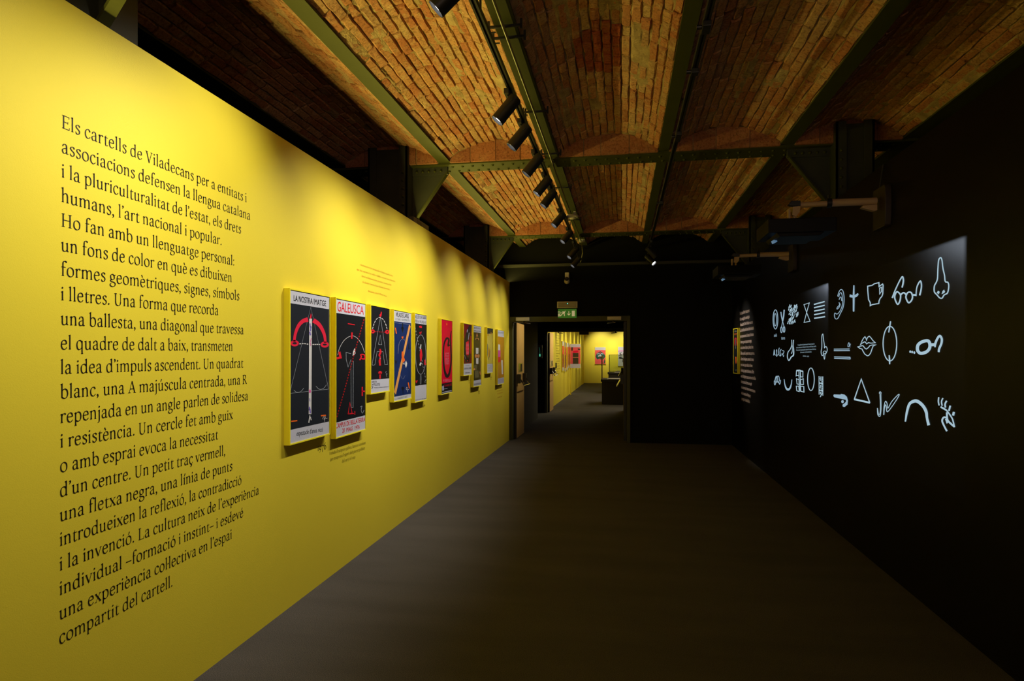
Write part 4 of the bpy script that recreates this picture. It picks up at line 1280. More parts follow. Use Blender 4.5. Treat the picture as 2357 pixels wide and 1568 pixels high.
A1 = empty('projected_image', (XR, 7.18, 1.4))
tag(A1, 'farther projected image with rings, scissors, hourglass and film strip line drawings', 'projection')
D = M_PROJB
pj('rings_drawing', [('e', (232, 870, 86, 345, 26)), ('e', (225, 880, 45, 222, 22))], J1, A1, D)
pj('scissors_drawing', [('l', [(430, 600), (445, 740), (490, 940)], 34), ('l', [(548, 520), (530, 740), (490, 940)], 44), ('l', [(490, 930), (455, 1130)], 22), ('l', [(490, 930), (540, 1120)], 22), ('e', (448, 1245, 28, 105, 26)), ('e', (542, 1232, 30, 100, 30))], J1, A1, D)
sans_px('caption_word', 'anella', J1, 180, 1385, 1500, 285, 1372, 1490, PX_, D, A1)
sans_px('caption_word', 'tisores', J1, 442, 1490, 1600, 575, 1478, 1592, PX_, D, A1)
rnd = random.Random(3)
hs_ = []
for k in range(75):
    x = rnd.uniform(700, 1070); y = rnd.uniform(320, 960)
    if x > 960 and y > 800: continue
    if x < 780 and y < 360: continue
    L_ = rnd.uniform(35, 120)
    hs_.append(('l', [(x, y), (x - L_ * 0.28, y + L_)], rnd.uniform(14, 30)))
hs_ += [('l', [(755, 330), (705, 530)], 26), ('l', [(790, 800), (735, 1045)], 32)]
pj('hatching_drawing', hs_, J1, A1, M_PROJ)
pj('hourglass_drawing', [('L', [(1260, 335), (1455, 272), (1358, 620), (1265, 978), (1480, 938), (1358, 620)], 22)], J1, A1, M_PROJ)
pj('five_bars_drawing', [('l', [(1620, 330), (2010, 225)], 46), ('l', [(1625, 450), (2010, 360)], 46), ('l', [(1630, 570), (2010, 495)], 46), ('l', [(1630, 700), (2015, 622)], 46), ('l', [(1630, 830), (2025, 768)], 48)], J1, A1, M_PROJ)
pj('vowels_drawing', [('c', [(168, 915), (188, 720), (200, 840), (216, 905)], 24), ('c', [(262, 770), (278, 720), (276, 940), (302, 885)], 24), ('c', [(372, 640), (348, 740), (352, 905)], 24), ('c', [(448, 690), (402, 760), (410, 930), (432, 890)], 24),
                      ('c', [(470, 750), (500, 740), (540, 780), (478, 905), (468, 830)], 22), ('l', [(528, 900), (518, 970)], 24), ('d', (238, 905, 10, 14)), ('d', (322, 895, 10, 14)), ('d', (380, 925, 10, 14))], J2, A1, D)
pj('foot_drawing', [('c', [(820, 350), (815, 560), (760, 700), (690, 790), (662, 950), (690, 1065), (728, 1095), (800, 975), (880, 905), (890, 720), (870, 560), (885, 355)], [24, 24, 26, 28, 28, 30, 34, 40, 44, 34, 28, 28]), ('c', [(836, 555), (842, 740), (810, 850)], [14, 16, 34])], J2, A1, M_PROJ)
for (t_, x0, v0, x1, v1) in [("A qualsevol persona li interessa la", 1030, 562, 1640, 518), ("seva manera d’existir davant del que parla", 985, 655, 1702, 605), ("les coses que ja hi són i la seva forma,", 985, 748, 1702, 705), ("de veure i de mirar-les", 1130, 830, 1535, 806), ("Cirici, 1979", 1222, 962, 1442, 962)]:
    serif_px('caption_line', t_, J2, (x0, v0), (x1, v1), 34, 34, PX_, M_PROJ, A1)
pj('nose_drawing', [('c', [(1945, 130), (1905, 230), (1905, 600), (1880, 780), (1900, 890), (1925, 922), (1972, 872)], 24), ('c', [(1945, 130), (1962, 300), (1995, 520), (2002, 645), (2045, 590), (2088, 640), (2097, 740), (2060, 830), (2020, 885)], 24),
                    ('C', [(1950, 830), (1985, 765), (2035, 760), (2060, 820), (2010, 855)], 20), ('c', [(1975, 880), (1985, 1000), (1998, 1050), (2012, 1000), (2022, 885)], 22)], J2, A1, M_PROJ)
pj('crown_drawing', [('c', [(188, 570), (195, 680), (215, 728), (240, 640), (215, 560), (250, 430), (270, 412), (290, 470), (320, 402), (360, 440), (372, 560), (355, 620), (380, 702), (408, 640), (415, 545)], 24), ('e', (280, 530, 26, 80, 20)), ('c', [(240, 640), (270, 640), (300, 600), (330, 640), (352, 600)], 20)], J3, A1, D)
pj('cup_arc_drawing', [('c', [(545, 520), (575, 720), (625, 850), (685, 892), (750, 850), (800, 720), (825, 530)], [24, 34, 58, 84, 58, 36, 24])], J3, A1, D)
pj('spine_drawing', [('L', [(992, 218), (1082, 222), (1080, 405), (1020, 378), (980, 400)], 26), ('L', [(1130, 235), (1225, 245), (1222, 445), (1140, 430)], 26), ('L', [(992, 500), (1082, 540), (1085, 705), (1010, 690)], 24), ('L', [(1132, 545), (1235, 500), (1240, 715), (1140, 700)], 26),
                     ('L', [(985, 770), (1075, 770), (1092, 965), (1000, 935)], 26), ('L', [(1135, 770), (1255, 785), (1262, 985), (1140, 950)], 28), ('l', [(1078, 220), (1098, 940)], 22), ('l', [(1128, 230), (1122, 940)], 22), ('l', [(990, 200), (1100, 190), (1180, 225), (1230, 225)], 34)], J3, A1, M_PROJ)
pj('ellipse_drawing', [('e', (1512, 522, 120, 408, 28))], J3, A1, M_PROJ)
pj('film_strip_drawing', [('l', [(1805, 410), (1808, 1075)], 26), ('l', [(1905, 420), (1908, 1090)], 20), ('l', [(1944, 420), (1944, 1115)], 22), ('l', [(1805, 655), (1945, 672)], 42), ('l', [(1805, 912), (1945, 930)], 44)]
   + [('l', [(1905, 470 + 62 * k), (1944, 480 + 62 * k)], 18) for k in range(10)] + [('l', [(1838, 520), (1862, 430), (1864, 580)], 22), ('c', [(1852, 720), (1866, 770), (1846, 810), (1872, 850)], 24), ('c', [(1856, 970), (1864, 1040), (1884, 1070), (1870, 1120), (1845, 1165)], 26)], J3, A1, M_PROJ)

A2 = empty('projected_image', (XR, 4.87, 1.4))
tag(A2, 'nearer projected image with ear, cross, mug, glasses, nose and mouth line drawings', 'projection')
P_ = M_PROJ
pj('ear_drawing', [('c', [(93, 475), (105, 437), (122, 422), (137, 443), (143, 500), (135, 560), (112, 610), (93, 645), (76, 646), (69, 625), (72, 603), (86, 612)], 5.5), ('c', [(101, 480), (110, 452), (121, 448), (130, 480), (131, 530), (120, 570), (100, 603), (86, 612)], 5), ('c', [(104, 500), (112, 482), (120, 482), (125, 510)], 5),
                   ('c', [(104, 520), (107, 540), (90, 560), (90, 573), (108, 553), (113, 530)], 5)], E5, A2, D)
pj('cross_drawing', [('p', [(605, 862), (635, 862), (638, 1115), (590, 1115)]), ('p', [(515, 1095), (590, 1118), (640, 1115), (722, 1062), (742, 1098), (700, 1155), (640, 1180), (590, 1182), (508, 1165)]), ('p', [(590, 1182), (640, 1180), (633, 1535), (612, 1545), (592, 1530)])], K1, A2, M_PROJB)
pj('mug_drawing', [('L', [(975, 885), (1090, 862), (1150, 820), (1265, 792), (1270, 895), (1360, 828), (1374, 860), (1365, 1080), (1340, 1150), (1298, 1195), (1270, 1260), (1262, 1330), (1200, 1340), (1090, 1360), (1042, 1388), (1042, 1310), (998, 1230), (978, 1000)], 26),
                   ('L', [(1282, 935), (1336, 912), (1330, 1020), (1284, 1088)], 22)], K1, A2, P_)
pj('glasses_drawing', [('c', [(155, 1190), (250, 940), (400, 650), (440, 720), (428, 830), (405, 920)], [44, 30, 34, 40, 40, 36]), ('C', [(222, 1120), (270, 1030), (330, 1060), (368, 1130), (348, 1270), (290, 1350), (225, 1220)], 36), ('c', [(370, 1110), (420, 1062), (465, 1058), (512, 1110)], 38),
                       ('C', [(510, 1130), (560, 1045), (640, 1050), (675, 1150), (650, 1250), (575, 1310), (515, 1210)], 38), ('l', [(680, 1108), (768, 1112)], 46), ('c', [(765, 1140), (780, 950), (820, 830), (880, 752), (906, 850), (895, 980), (860, 1120)], [30, 28, 34, 36, 34, 36, 42])], K2, A2, P_)
pj('big_nose_drawing', [('C', [(1400, 150), (1350, 215), (1330, 450), (1320, 680), (1290, 780), (1240, 880), (1240, 1030), (1310, 1110), (1375, 1185), (1440, 1190), (1490, 1110), (1575, 1060), (1610, 900), (1590, 790), (1520, 760), (1500, 600), (1460, 420), (1435, 210)], 32),
                        ('p', [(1298, 1055), (1335, 1000), (1378, 1030), (1352, 1092)]), ('p', [(1425, 1092), (1450, 1010), (1488, 970), (1516, 1030), (1488, 1062)])], K2, A2, P_)
pj('double_lines_drawing', [('l', [(103, 828), (508, 823)], 24), ('l', [(103, 868), (515, 865)], 26), ('l', [(110, 1028), (522, 1036)], 24), ('l', [(112, 1065), (530, 1080)], 26), ('l', [(520, 1030), (528, 1085)], 20), ('c', [(465, 770), (470, 700), (494, 662), (506, 740), (480, 772)], 16), ('c', [(504, 700), (516, 742), (532, 688)], 14), ('d', (522, 770, 9, 9))], K3, A2, D)
pj('lips_drawing', [('L', [(785, 718), (830, 615), (868, 545), (905, 508), (930, 545), (945, 602), (962, 545), (990, 508), (1018, 494), (1055, 530), (1110, 605), (1172, 662), (1060, 674), (995, 660), (950, 692), (905, 635), (845, 665)], 21),
                    ('L', [(722, 770), (800, 748), (835, 738), (862, 745), (900, 800), (940, 826), (990, 790), (1035, 735), (1100, 718), (1185, 716), (1115, 748), (1085, 830), (1050, 930), (1005, 990), (965, 1000), (900, 955), (850, 870), (830, 825), (775, 808)], 22)], K3, A2, P_)
pj('big_oval_drawing', [('e', (1548, 685, 176, 448, 26)), ('c', [(1565, 110), (1545, 240), (1518, 398)], [30, 38, 26]), ('c', [(1530, 985), (1540, 1110), (1542, 1218)], [30, 42, 30])], K3, A2, P_)
pj('monocle_drawing', [('C', [(808, 860), (815, 730), (910, 645), (1060, 610), (1118, 680), (1115, 800), (1030, 900), (885, 935)], 80), ('l', [(1130, 715), (1255, 712)], 78), ('c', [(1255, 780), (1265, 680), (1320, 550), (1380, 488), (1428, 560), (1420, 680), (1362, 820), (1350, 905)], [36, 60, 58, 62, 58, 58, 58, 50]),
                       ('d', (617, 893, 24, 34)), ('d', (667, 903, 24, 34)), ('d', (723, 918, 24, 34))], K4, A2, P_)
pj('pointing_shape_drawing', [('p', [(105, 540), (280, 545), (285, 525), (380, 545), (440, 600), (466, 700), (455, 800), (420, 830), (385, 862), (335, 855), (328, 805), (380, 765), (415, 735), (415, 680), (360, 665), (200, 635), (115, 612), (90, 575)]), ('d', (328, 725, 34, 40))], K5, A2, M_PROJB)
pj('triangle_drawing', [('l', [(632, 665), (810, 145), (1030, 755)], 28), ('l', [(625, 662), (1035, 755)], 46)], K5, A2, P_)
pj('hook_drawing', [('c', [(1282, 530), (1278, 490), (1298, 470), (1320, 495), (1315, 540), (1320, 900), (1300, 1080), (1272, 1105), (1235, 1050), (1226, 890)], 19), ('c', [(1290, 540), (1300, 800), (1295, 1000), (1262, 1062), (1230, 900)], 14)], K5, A2, P_)
pj('zigzag_drawing', [('c', [(1388, 1070), (1398, 850), (1435, 715), (1475, 775), (1498, 892), (1600, 720), (1765, 543), (1772, 590), (1610, 840), (1485, 988), (1460, 890), (1440, 805), (1412, 870), (1392, 1070)], 19)], K5, A2, P_)
pj('arc_drawing', [('c', [(490, 1240), (530, 1000), (590, 800), (680, 725), (780, 710), (880, 770), (970, 870), (1030, 1000), (1050, 1150), (1092, 1335)], [36, 60, 66, 80, 86, 82, 80, 76, 62, 74])], K6, A2, P_)
pj('eye_with_lashes_drawing', [('c', [(1352, 612), (1342, 720), (1362, 825)], 34), ('c', [(1458, 632), (1424, 725), (1440, 832)], 34), ('c', [(1555, 702), (1515, 790), (1525, 880)], 42), ('l', [(1648, 828), (1615, 965)], 46), ('l', [(1742, 990), (1722, 1085)], 58),
                               ('l', [(1400, 858), (1540, 940)], 45), ('c', [(1540, 935), (1640, 1065), (1710, 1190), (1758, 1385)], 36), ('c', [(1758, 1375), (1660, 1290), (1575, 1190), (1560, 1000)], 48), ('c', [(1570, 1140), (1480, 1132), (1440, 1220), (1490, 1350), (1562, 1488)], 44), ('l', [(1535, 1170), (1572, 1285)], 40)], K6, A2, P_)


# ------------------------------------------------ projectors on wall arms
def projector(Yp, label):
    root = empty('projector', (1.2, Yp, 2.31))
    tag(root, label, 'projector', 'wall-arm projectors over the black wall')
    yb0, yb1 = Yp - 0.14, Yp + 0.26
    MB().box(0.99, 1.43, yb0, yb1, 2.335, 2.43).prism([(1.05, 2.336), (1.36, 2.336), (1.33, 2.31), (1.07, 2.31)], 'y', yb0 + 0.02, yb1 - 0.02).build('body', M_BLKPROJ, root, bevel=0.006)
    MB().lathe((1.07, yb0 + 0.19, 2.305), (0.5, 0, -1), [(-0.01, 0.018), (0.010, 0.02), (0.012, 0.012)], 16).build('lens', mat('lit_projector_lens', (0.1, 0.2, 0.4), 0.1, emit=(0.3, 0.6, 1.0), estr=0.22), root)
    for k in range(3):
        MB().box(1.395 - 0.0, 1.432, yb0 + 0.05 + k * 0.1, yb0 + 0.11 + k * 0.1, 2.36, 2.41).build('vent', M_BLKPL, root)
    arm = empty('arm', (1.5, Yp, 2.545), parent=root)
    za = 2.55
    MB().cyl((1.72, Yp - 0.02, za), (1.425, Yp - 0.02, za), 0.026, 20).build('outer_tube', M_ARM, arm, smooth=True)
    MB().cyl((1.40, Yp - 0.02, za - 0.004), (1.21, Yp - 0.02, za - 0.006), 0.019, 20).build('inner_tube', M_ARM, arm, smooth=True)
    MB().cyl((1.43, Yp - 0.02, za), (1.40, Yp - 0.02, za), 0.033, 20).cyl((1.415, Yp - 0.02, za + 0.03), (1.415, Yp - 0.02, za + 0.055), 0.008, 8).build('clamp_collar', M_BLKPL, arm, smooth=True)
    MB().prism([(1.225, za + 0.02), (1.165, za + 0.022), (1.145, za - 0.005), (1.165, za - 0.012), (1.225, za - 0.018)], 'y', Yp - 0.045, Yp + 0.005).build('ball_housing', M_BLKPL, arm, bevel=0.004)
    MB().prism([(1.225, za - 0.018), (1.175, za - 0.02), (1.170, za - 0.075), (1.195, za - 0.09), (1.22, za - 0.06)], 'y', Yp - 0.04, Yp).build('ball_bracket', M_ARM, arm, bevel=0.003)
    MB().box(1.145, 1.158, Yp - 0.04, Yp, 2.43, za - 0.04).box(1.15, 1.26, Yp - 0.05, Yp + 0.06, 2.43, 2.438).cyl((1.19, Yp - 0.02, 2.432), (1.19, Yp - 0.02, 2.475), 0.012, 12).build('mount_plate', M_ARM, arm)
    MB().prism([(1.72, za - 0.026), (1.63, za - 0.03), (1.62, za - 0.045), (1.70, za - 0.07), (1.72, za - 0.066)], 'y', Yp - 0.04, Yp).build('support_tab', M_ARM, arm, bevel=0.002)
    # wall plate with rounded rim
    pl = []
    for i in range(9):
        t = R(-90 + 22.5 * i)
        pl.append((Yp - 0.10 - 0.02 * math.cos(t), za - 0.045 + 0.14 * math.sin(t)))
    pl += [(Yp + 0.10, za + 0.095), (Yp + 0.10, za - 0.185)]
    MB().prism(pl, 'x', 1.742, XR).build('wall_plate', mat('dark_plate_with_pale_rim', (0.035, 0.024, 0.016), 0.5, var=(9, (0.03, 0.02, 0.013), 0.5)), arm, bevel=0.004)
    MB().tube([(1.75, Yp + 0.0, za + 0.09), (1.772, Yp + 0.0, ZWR - 0.004)], 0.006).build('cable', M_BLKPL, arm)
    return root


projector(4.80, 'nearer black projector hanging from a pale arm fixed high on the black wall')
projector(7.17, 'farther black projector on a pale wall arm, its lens lit blue')


def projector_light(name, loc, y0, y1, z0, z1, strength, col):
    d = bpy.data.lights.new(name, 'POINT')
    d.energy = 1.0
    d.shadow_soft_size = 0.01
    d.use_nodes = True
    N, L = d.node_tree.nodes, d.node_tree.links
    em = N['Emission']
    em.inputs['Color'].default_value = (*col, 1)
    tc = N.new('ShaderNodeTexCoord')
    sp = N.new('ShaderNodeSeparateXYZ')
    L.new(tc.outputs['Normal'], sp.inputs[0])

    def mth(op, a, b=None, clamp=False):
        n = N.new('ShaderNodeMath'); n.operation = op; n.use_clamp = clamp
        for i, v in enumerate((a, b)):
            if v is None: continue
            if isinstance(v, (int, float)): n.inputs[i].default_value = v
            else: L.new(v, n.inputs[i])
        return n.outputs[0]
    D_ = XR - loc[0]
    px = mth('MAXIMUM', sp.outputs['X'], 0.001)
    hy = mth('DIVIDE', mth('MULTIPLY', sp.outputs['Y'], D_), px)
    hz = mth('DIVIDE', mth('MULTIPLY', sp.outputs['Z'], D_), px)

    def inside(v, a, b):
        e = 0.004
        return mth('MULTIPLY', mth('DIVIDE', mth('SUBTRACT', v, a), e, True), mth('DIVIDE', mth('SUBTRACT', b, v), e, True), True)
    k = mth('MULTIPLY', inside(hy, y0 - loc[1], y1 - loc[1]), inside(hz, z0 - loc[2], z1 - loc[2]))
    k = mth('MULTIPLY', k, mth('GREATER_THAN', sp.outputs['X'], 0.002))
    r3 = mth('POWER', px, -3.0)
    r3 = mth('MINIMUM', r3, 400.0)
    L.new(mth('MULTIPLY', mth('MULTIPLY', k, r3), strength), em.inputs['Strength'])
    o = bpy.data.objects.new(name, d)
    COL.objects.link(o)
    o.location = loc
    return o


projector_light('projector_lamp', (1.22, 4.87, 2.27), 3.74, 6.01, 0.72, 2.12, 0.7, (0.75, 0.85, 1.0))
projector_light('projector_lamp', (1.22, 7.24, 2.27), 6.03, 8.34, 0.72, 2.12, 0.7, (0.72, 0.82, 1.0))


# =================================================================== LAMP TRACKS
def track(x, z, y0, y1, label):
    root = empty('lamp_track', (x, y0, z))
    tag(root, label, 'lamp track')
    MB().box(x - 0.017, x - 0.006, y0, y1, z, z + 0.032).box(x + 0.006, x + 0.017, y0, y1, z, z + 0.032).box(x - 0.006, x + 0.006, y0, y1, z + 0.012, z + 0.032).build('rail', M_BLKPL, root, fix=False)
    for y in ((3.3, 4.9, 5.9, 7.6, 9.2, 10.6) if y0 < 5 else (17.5, 22.0, 26.0, 30.5)):
        MB().cyl((x, y, z + 0.03), (x, y, ZB + (0.02 if y0 < 5 else 0.03)), 0.007, 8).build('hanger', M_BLKPL, root)
    return root


TX1, TX2, TZ = -0.735, 0.44, 3.255
track(TX1, TZ, -2.0, 10.95, 'long black lamp track with the row of spotlights')
track(TX2, TZ, -2.0, 10.95, 'black lamp track right of centre, nearly without lamps')


def spotlight(x, y, z, target, label, group, power, size=44, blend=0.9, glow=True, rec=0.0, light_only=False, col=LAMP_COL):
    d = (Vector(target) - Vector((x, y, z))).normalized()
    c = Vector((x, y, z))
    root = empty('spotlight', (x, y, TZ))
    tag(root, label, 'spotlight', group)
    # cylinder body around c, axis d
    MB().lathe(c - d * 0.10, d, [(0, 0.036), (0.006, 0.043), (0.19, 0.045), (0.20, 0.045), (0.20, 0.042), (0.183 - rec, 0.041)], 28).build('body', M_BLKPL, root, smooth=True)
    MB().lathe(c + d * (0.0835 - rec), d, [(0, 0.030), (0.001, 0.036), (0.002, 0.036)], 24).build('lens', M_LENS if glow else M_BLKPL, root)
    MB().box(x - 0.016, x + 0.016, y - 0.02, y + 0.12, TZ - 0.034, TZ - 0.001).build('adapter', M_BLKPL, root, bevel=0.003)
    tail = c - d * 0.06
    st = MB()
    for sy in (-1, 1):
        a = Vector((x, y + 0.05 + sy * 0.02, TZ - 0.03))
        b = tail + Vector((0, sy * 0.044, 0))
        st.tube([a, b], 0.007, 8)
    st.cyl(tail + Vector((0, -0.05, 0)), tail + Vector((0, 0.05, 0)), 0.009, 8)
    st.build('yoke', M_BLKPL, root)
    ld = bpy.data.lights.new('spot_lamp', 'SPOT')
    ld.energy = power
    ld.spot_size = R(size)
    ld.spot_blend = blend
    ld.shadow_soft_size = 0.03
    ld.color = col
    lo = bpy.data.objects.new('spot_lamp', ld)
    COL.objects.link(lo)
    lo.location = c + d * 0.108
    lo.rotation_euler = d.to_track_quat('-Z', 'Y').to_euler()
    lo.parent = root
    lo.matrix_parent_inverse = root.matrix_basis.inverted()
    return root


G1 = 'black spotlights on the long track aimed at the yellow wall'
ordn = ['spotlight nearest the viewer on the long track, its lens bright', 'second spotlight along the long track', 'third spotlight, hanging at the riveted cross beam', 'fourth spotlight, just past the cross beam, lens bright',
        'fifth spotlight, close behind the fourth', 'sixth spotlight, before the white smoke detector', 'seventh spotlight on the long track', 'eighth spotlight, in front of the black end wall', 'last spotlight at the far end of the long track']
S1 = [(4.19, 3.12, 3.95, 1.55, 1.0), (4.74, 3.12, 4.5, 1.55, 0.8), (5.47, 3.12, 5.25, 1.55, 0.9), (6.16, 3.12, 5.90, 1.55, 1.0), (6.67, 3.12, 6.3, 1.4, 0.25), (7.74, 3.12, 7.2, 1.5, 0.9),
      (8.88, 3.12, 8.3, 1.5, 1.0), (10.0, 3.07, 9.4, 1.5, 0.7), (10.7, 3.03, 10.2, 1.5, 0.75)]
for (y, z, ty, tz, k), lb in zip(S1, ordn):
    spotlight(rec=(0.004 if y in (4.19, 6.16) else 0.022), x=TX1 - 0.02, y=y, z=z, target=(XL, ty, tz + 0.08), label=lb, group=G1, power=P_POSTER * k, size=(84 if ty < 6.1 else 74), blend=1.0)
# lamps of the same track that hang before the frame and wash the text
spotlight(TX1 - 0.02, 2.80, 3.12, (XL, 2.7, 2.0), 'spotlight above the frame washing the end of the big text lines', G1, P_TEXT, size=84, blend=1.0)
spotlight(TX1 - 0.02, 2.0, 3.12, (XL, 1.95, 1.5), 'spotlight above the frame washing the middle of the big text', G1, P_TEXT * 0.95, size=90, blend=1.0)
spotlight(TX1 - 0.02, 1.1, 3.12, (XL, 1.2, 1.4), 'spotlight over the start of the big text', G1, P_TEXT * 0.35, size=90, blend=1.0)
G2 = 'spotlights on the second track aimed at the black wall'
spotlight(TX2, 10.15, 3.07, (XR, 10.55, 1.75), 'upper of the two spotlights aimed at the small poster on the black wall', G2, P_RIGHT * 0.8, size=30, blend=0.9)
spotlight(TX2, 10.6, 3.02, (XR, 9.75, 1.55), 'lower of the two spotlights near the end wall, aimed at the pale text', G2, P_RIGHT * 1.5, size=40, blend=0.9)

# track fittings on the second rail
for k, (y, sz) in enumerate([(3.55, 0.05), (5.3, 0.09), (4.1, 0.03), (7.6, 0.05)]):
    f = empty('track_fitting', (TX2, y, TZ))
    tag(f, ['black rail coupler on the second track near the frame top', 'long black power box on the second track', 'tiny bright-tipped clip on the second track', 'black rail coupler past the cross beam'][k], 'track fitting')
    MB().box(TX2 - 0.022, TX2 + 0.022, y - sz, y + sz, TZ - 0.03, TZ - 0.001).build('housing', M_BLKPL, f, bevel=0.004)
    MB().cyl((TX2 - 0.05, y, TZ - 0.012), (TX2 - 0.02, y, TZ - 0.012), 0.012, 12).build('knob', M_BLKPL, f)

# conduit under the middle beam with its clamps
cdn = empty('conduit', (-0.66, 0, 3.34))
tag(cdn, 'thin pale conduit clipped along the underside of the lengthwise beam', 'conduit')
MB().tube([(-0.66, -2, 3.338), (-0.66, 5.98, 3.338), (-0.66, 6.45, 3.325), (-0.66, 10.49, 3.335)], 0.0085).tube([(-0.66, 10.61, 3.34), (-0.66, 10.9, 3.20), (-0.70, 10.93, 3.05)], 0.0085).build('pipe', mat('pale_olive_conduit', (0.26, 0.24, 0.10), 0.4, var=(9, (0.22, 0.20, 0.09), 0.5)), cdn, smooth=True)
for y in (3.58, 3.71, 4.88, 5.93, 7.16, 8.9, 10.2):
    MB().box(-0.745, -0.565, y - 0.006, y + 0.006, 3.349, 3.362).box(-0.755, -0.742, y - 0.006, y + 0.006, 3.335, ZB + 0.02).box(-0.568, -0.555, y - 0.006, y + 0.006, 3.335, ZB + 0.02).box(-0.75, -0.72, y + 0.05, y + 0.058, 3.35, 3.356).build('clamp', M_BLKPL, cdn)

sd_ = empty('smoke_detector', (-0.655, 8.45, 3.33))
tag(sd_, 'white smoke detector under the middle lengthwise beam', 'smoke detector')
MB().lathe((-0.655, 8.45, 3.318), (0, 0, -1), [(0, 0.085), (0.012, 0.088), (0.025, 0.080)], 28).box(-0.63, -0.60, 8.43, 8.47, 3.317, ZB).build('base', M_WHITEPL, sd_, smooth=True)
MB().lathe((-0.655, 8.45, 3.294), (0, 0, -1), [(0, 0.055), (0.012, 0.055), (0.022, 0.04), (0.026, 0.01)], 24).build('sensor_head', M_WHITEPL, sd_, smooth=True)
jb = empty('junction_box', (-0.65, 10.55, 3.33))
tag(jb, 'small white junction box at the end of the middle beam', 'junction box')
MB().box(-0.70, -0.60, 10.50, 10.60, ZB - 0.04, ZB).build('box_body', M_WHITEPL, jb, bevel=0.006)
MB().box(-0.69, -0.61, 10.51, 10.59, ZB - 0.045, ZB - 0.04).build('cover', M_WHITEPL, jb, bevel=0.002)
# ballast lying on the top of the yellow wall
bl = empty('power_adapter', (XL - 0.035, 6.3, ZWL))
tag(bl, 'small grey power adapter lying on top of the yellow wall', 'power adapter')
MB().box(XL - 0.15, XL - 0.077, 6.05, 6.55, ZWL - 0.03, ZWL + 0.10).box(XL - 0.14, XL - 0.066, 6.1, 6.5, ZWL - 0.032, ZWL - 0.028).build('case', mat('grey_adapter', (0.10, 0.10, 0.09), 0.5, var=(9, (0.08, 0.08, 0.07), 0.5)), bl, bevel=0.006)
MB().box(XL - 0.077, XL - 0.0755, 6.16, 6.30, ZWL + 0.05, ZWL + 0.09).build('dark_label', M_BLKPL, bl)
rd = MB().tube([(0.40, YEND - 0.03, 3.045), (0.44, YEND - 0.03, 3.35)], 0.008).build('rod', M_STEEL)
tag(rd, 'thin olive rod standing on the ledge of the end wall', 'rod')

# =================================================================== FAR ROOM
M_FARPRINT = mat('far_poster_paper', (0.55, 0.52, 0.48), 0.4)
M_FARRED = mat('far_poster_coral', (0.80, 0.10, 0.08), 0.4)


def far_poster(label, x0, x1, y, z0, z1, bands, group=None):
    """poster on a plane y=const facing the viewer; bands: list of (name, material, polygons in unit square)"""
    root = empty('framed_poster', ((x0 + x1) / 2, y, z0))
    tag(root, label, 'poster', group)
    MB().box(x0, x1, y - 0.035, y, z0, z1).build('frame', M_FRAME, root)
    pr = MB().box(x0 + 0.012, x1 - 0.012, y - 0.038, y - 0.034, z0 + 0.012, z1 - 0.012).build('print', M_FARPRINT, root)
    for k, (nm, m, pls) in enumerate(bands):
        mp = lambda a, b, k=k: (x0 + 0.012 + a * (x1 - x0 - 0.024), y - 0.0395 - 0.001 * k, z0 + 0.012 + b * (z1 - z0 - 0.024))
        polys_mesh(nm, pls, mp, m, pr)
    return root


M_DKG = mat('poster_dark_green_ink', (0.01, 0.09, 0.05), 0.4)
Ye = 33.3
dz = lambda v, dep: CAM_H + (PPY - v) * dep / F_PX
dx = lambda u, Y: Y * (((u - PPX) / F_PX) * CA - SA) / (CA + ((u - PPX) / F_PX) * SA)
x0, x1 = dx(1369, Ye), dx(1394.5, Ye)
far_poster('far orange-red poster with a dark green shape on the end wall', x0, x1, Ye, dz(839, 32.9), dz(799, 32.9), [
    ('coral_panel', M_FARRED, [[(0, 0), (1, 0), (1, 0.83), (0, 0.83)]]),
    ('green_shape', M_DKG, [[(0.05, 0.45), (0.15, 0.62), (0.5, 0.76), (0.85, 0.62), (0.98, 0.45), (0.8, 0.30), (0.5, 0.33), (0.2, 0.28)], [(0.8, 0.02), (0.9, 0.3), (0.98, 0.2), (0.92, 0.05)]]),
    ('white_shape', M_PWHITE, [[(0.28, 0.5), (0.5, 0.52), (0.66, 0.5), (0.6, 0.34), (0.45, 0.42), (0.28, 0.44)]] + ribbon([(0.2, 0.6), (0.4, 0.62), (0.5, 0.57), (0.6, 0.62), (0.8, 0.6)], 0.03)),
    ('red_eye', M_PRED, disc(0.5, 0.66, 0.05, 0.04))])
x0, x1 = dx(1422, Ye), dx(1449, Ye)
sk = []
_r = random.Random(11)
for k in range(26):
    a, b = _r.uniform(0.1, 0.8), _r.uniform(0.5, 0.72)
    sk += ribbon(catmull([(a, b), (a + _r.uniform(-.1, .1), b + _r.uniform(-.06, .06)), (a + _r.uniform(-.1, .1), b + _r.uniform(-.06, .06))]), 0.018)
far_poster('far grey poster with a dark plant drawing, cut by the door edge', x0, x1, Ye, dz(843.5, 32.9), dz(798, 32.9), [
    ('pink_line', M_PMAG, [[(0, 0.76), (1, 0.78), (1, 0.81), (0, 0.80)]]), ('scribble', M_PGREYTXT, sk),
    ('leaf_drawing', M_PBLACK, [[(0.02, 0.42), (0.15, 0.47), (0.42, 0.44), (0.55, 0.36), (0.62, 0.22), (0.7, 0.2), (0.5, 0.2), (0.38, 0.22), (0.42, 0.38), (0.2, 0.38)]])])
Yp_ = 23.6
x0, x1 = dx(1312, Yp_), dx(1337, Yp_)
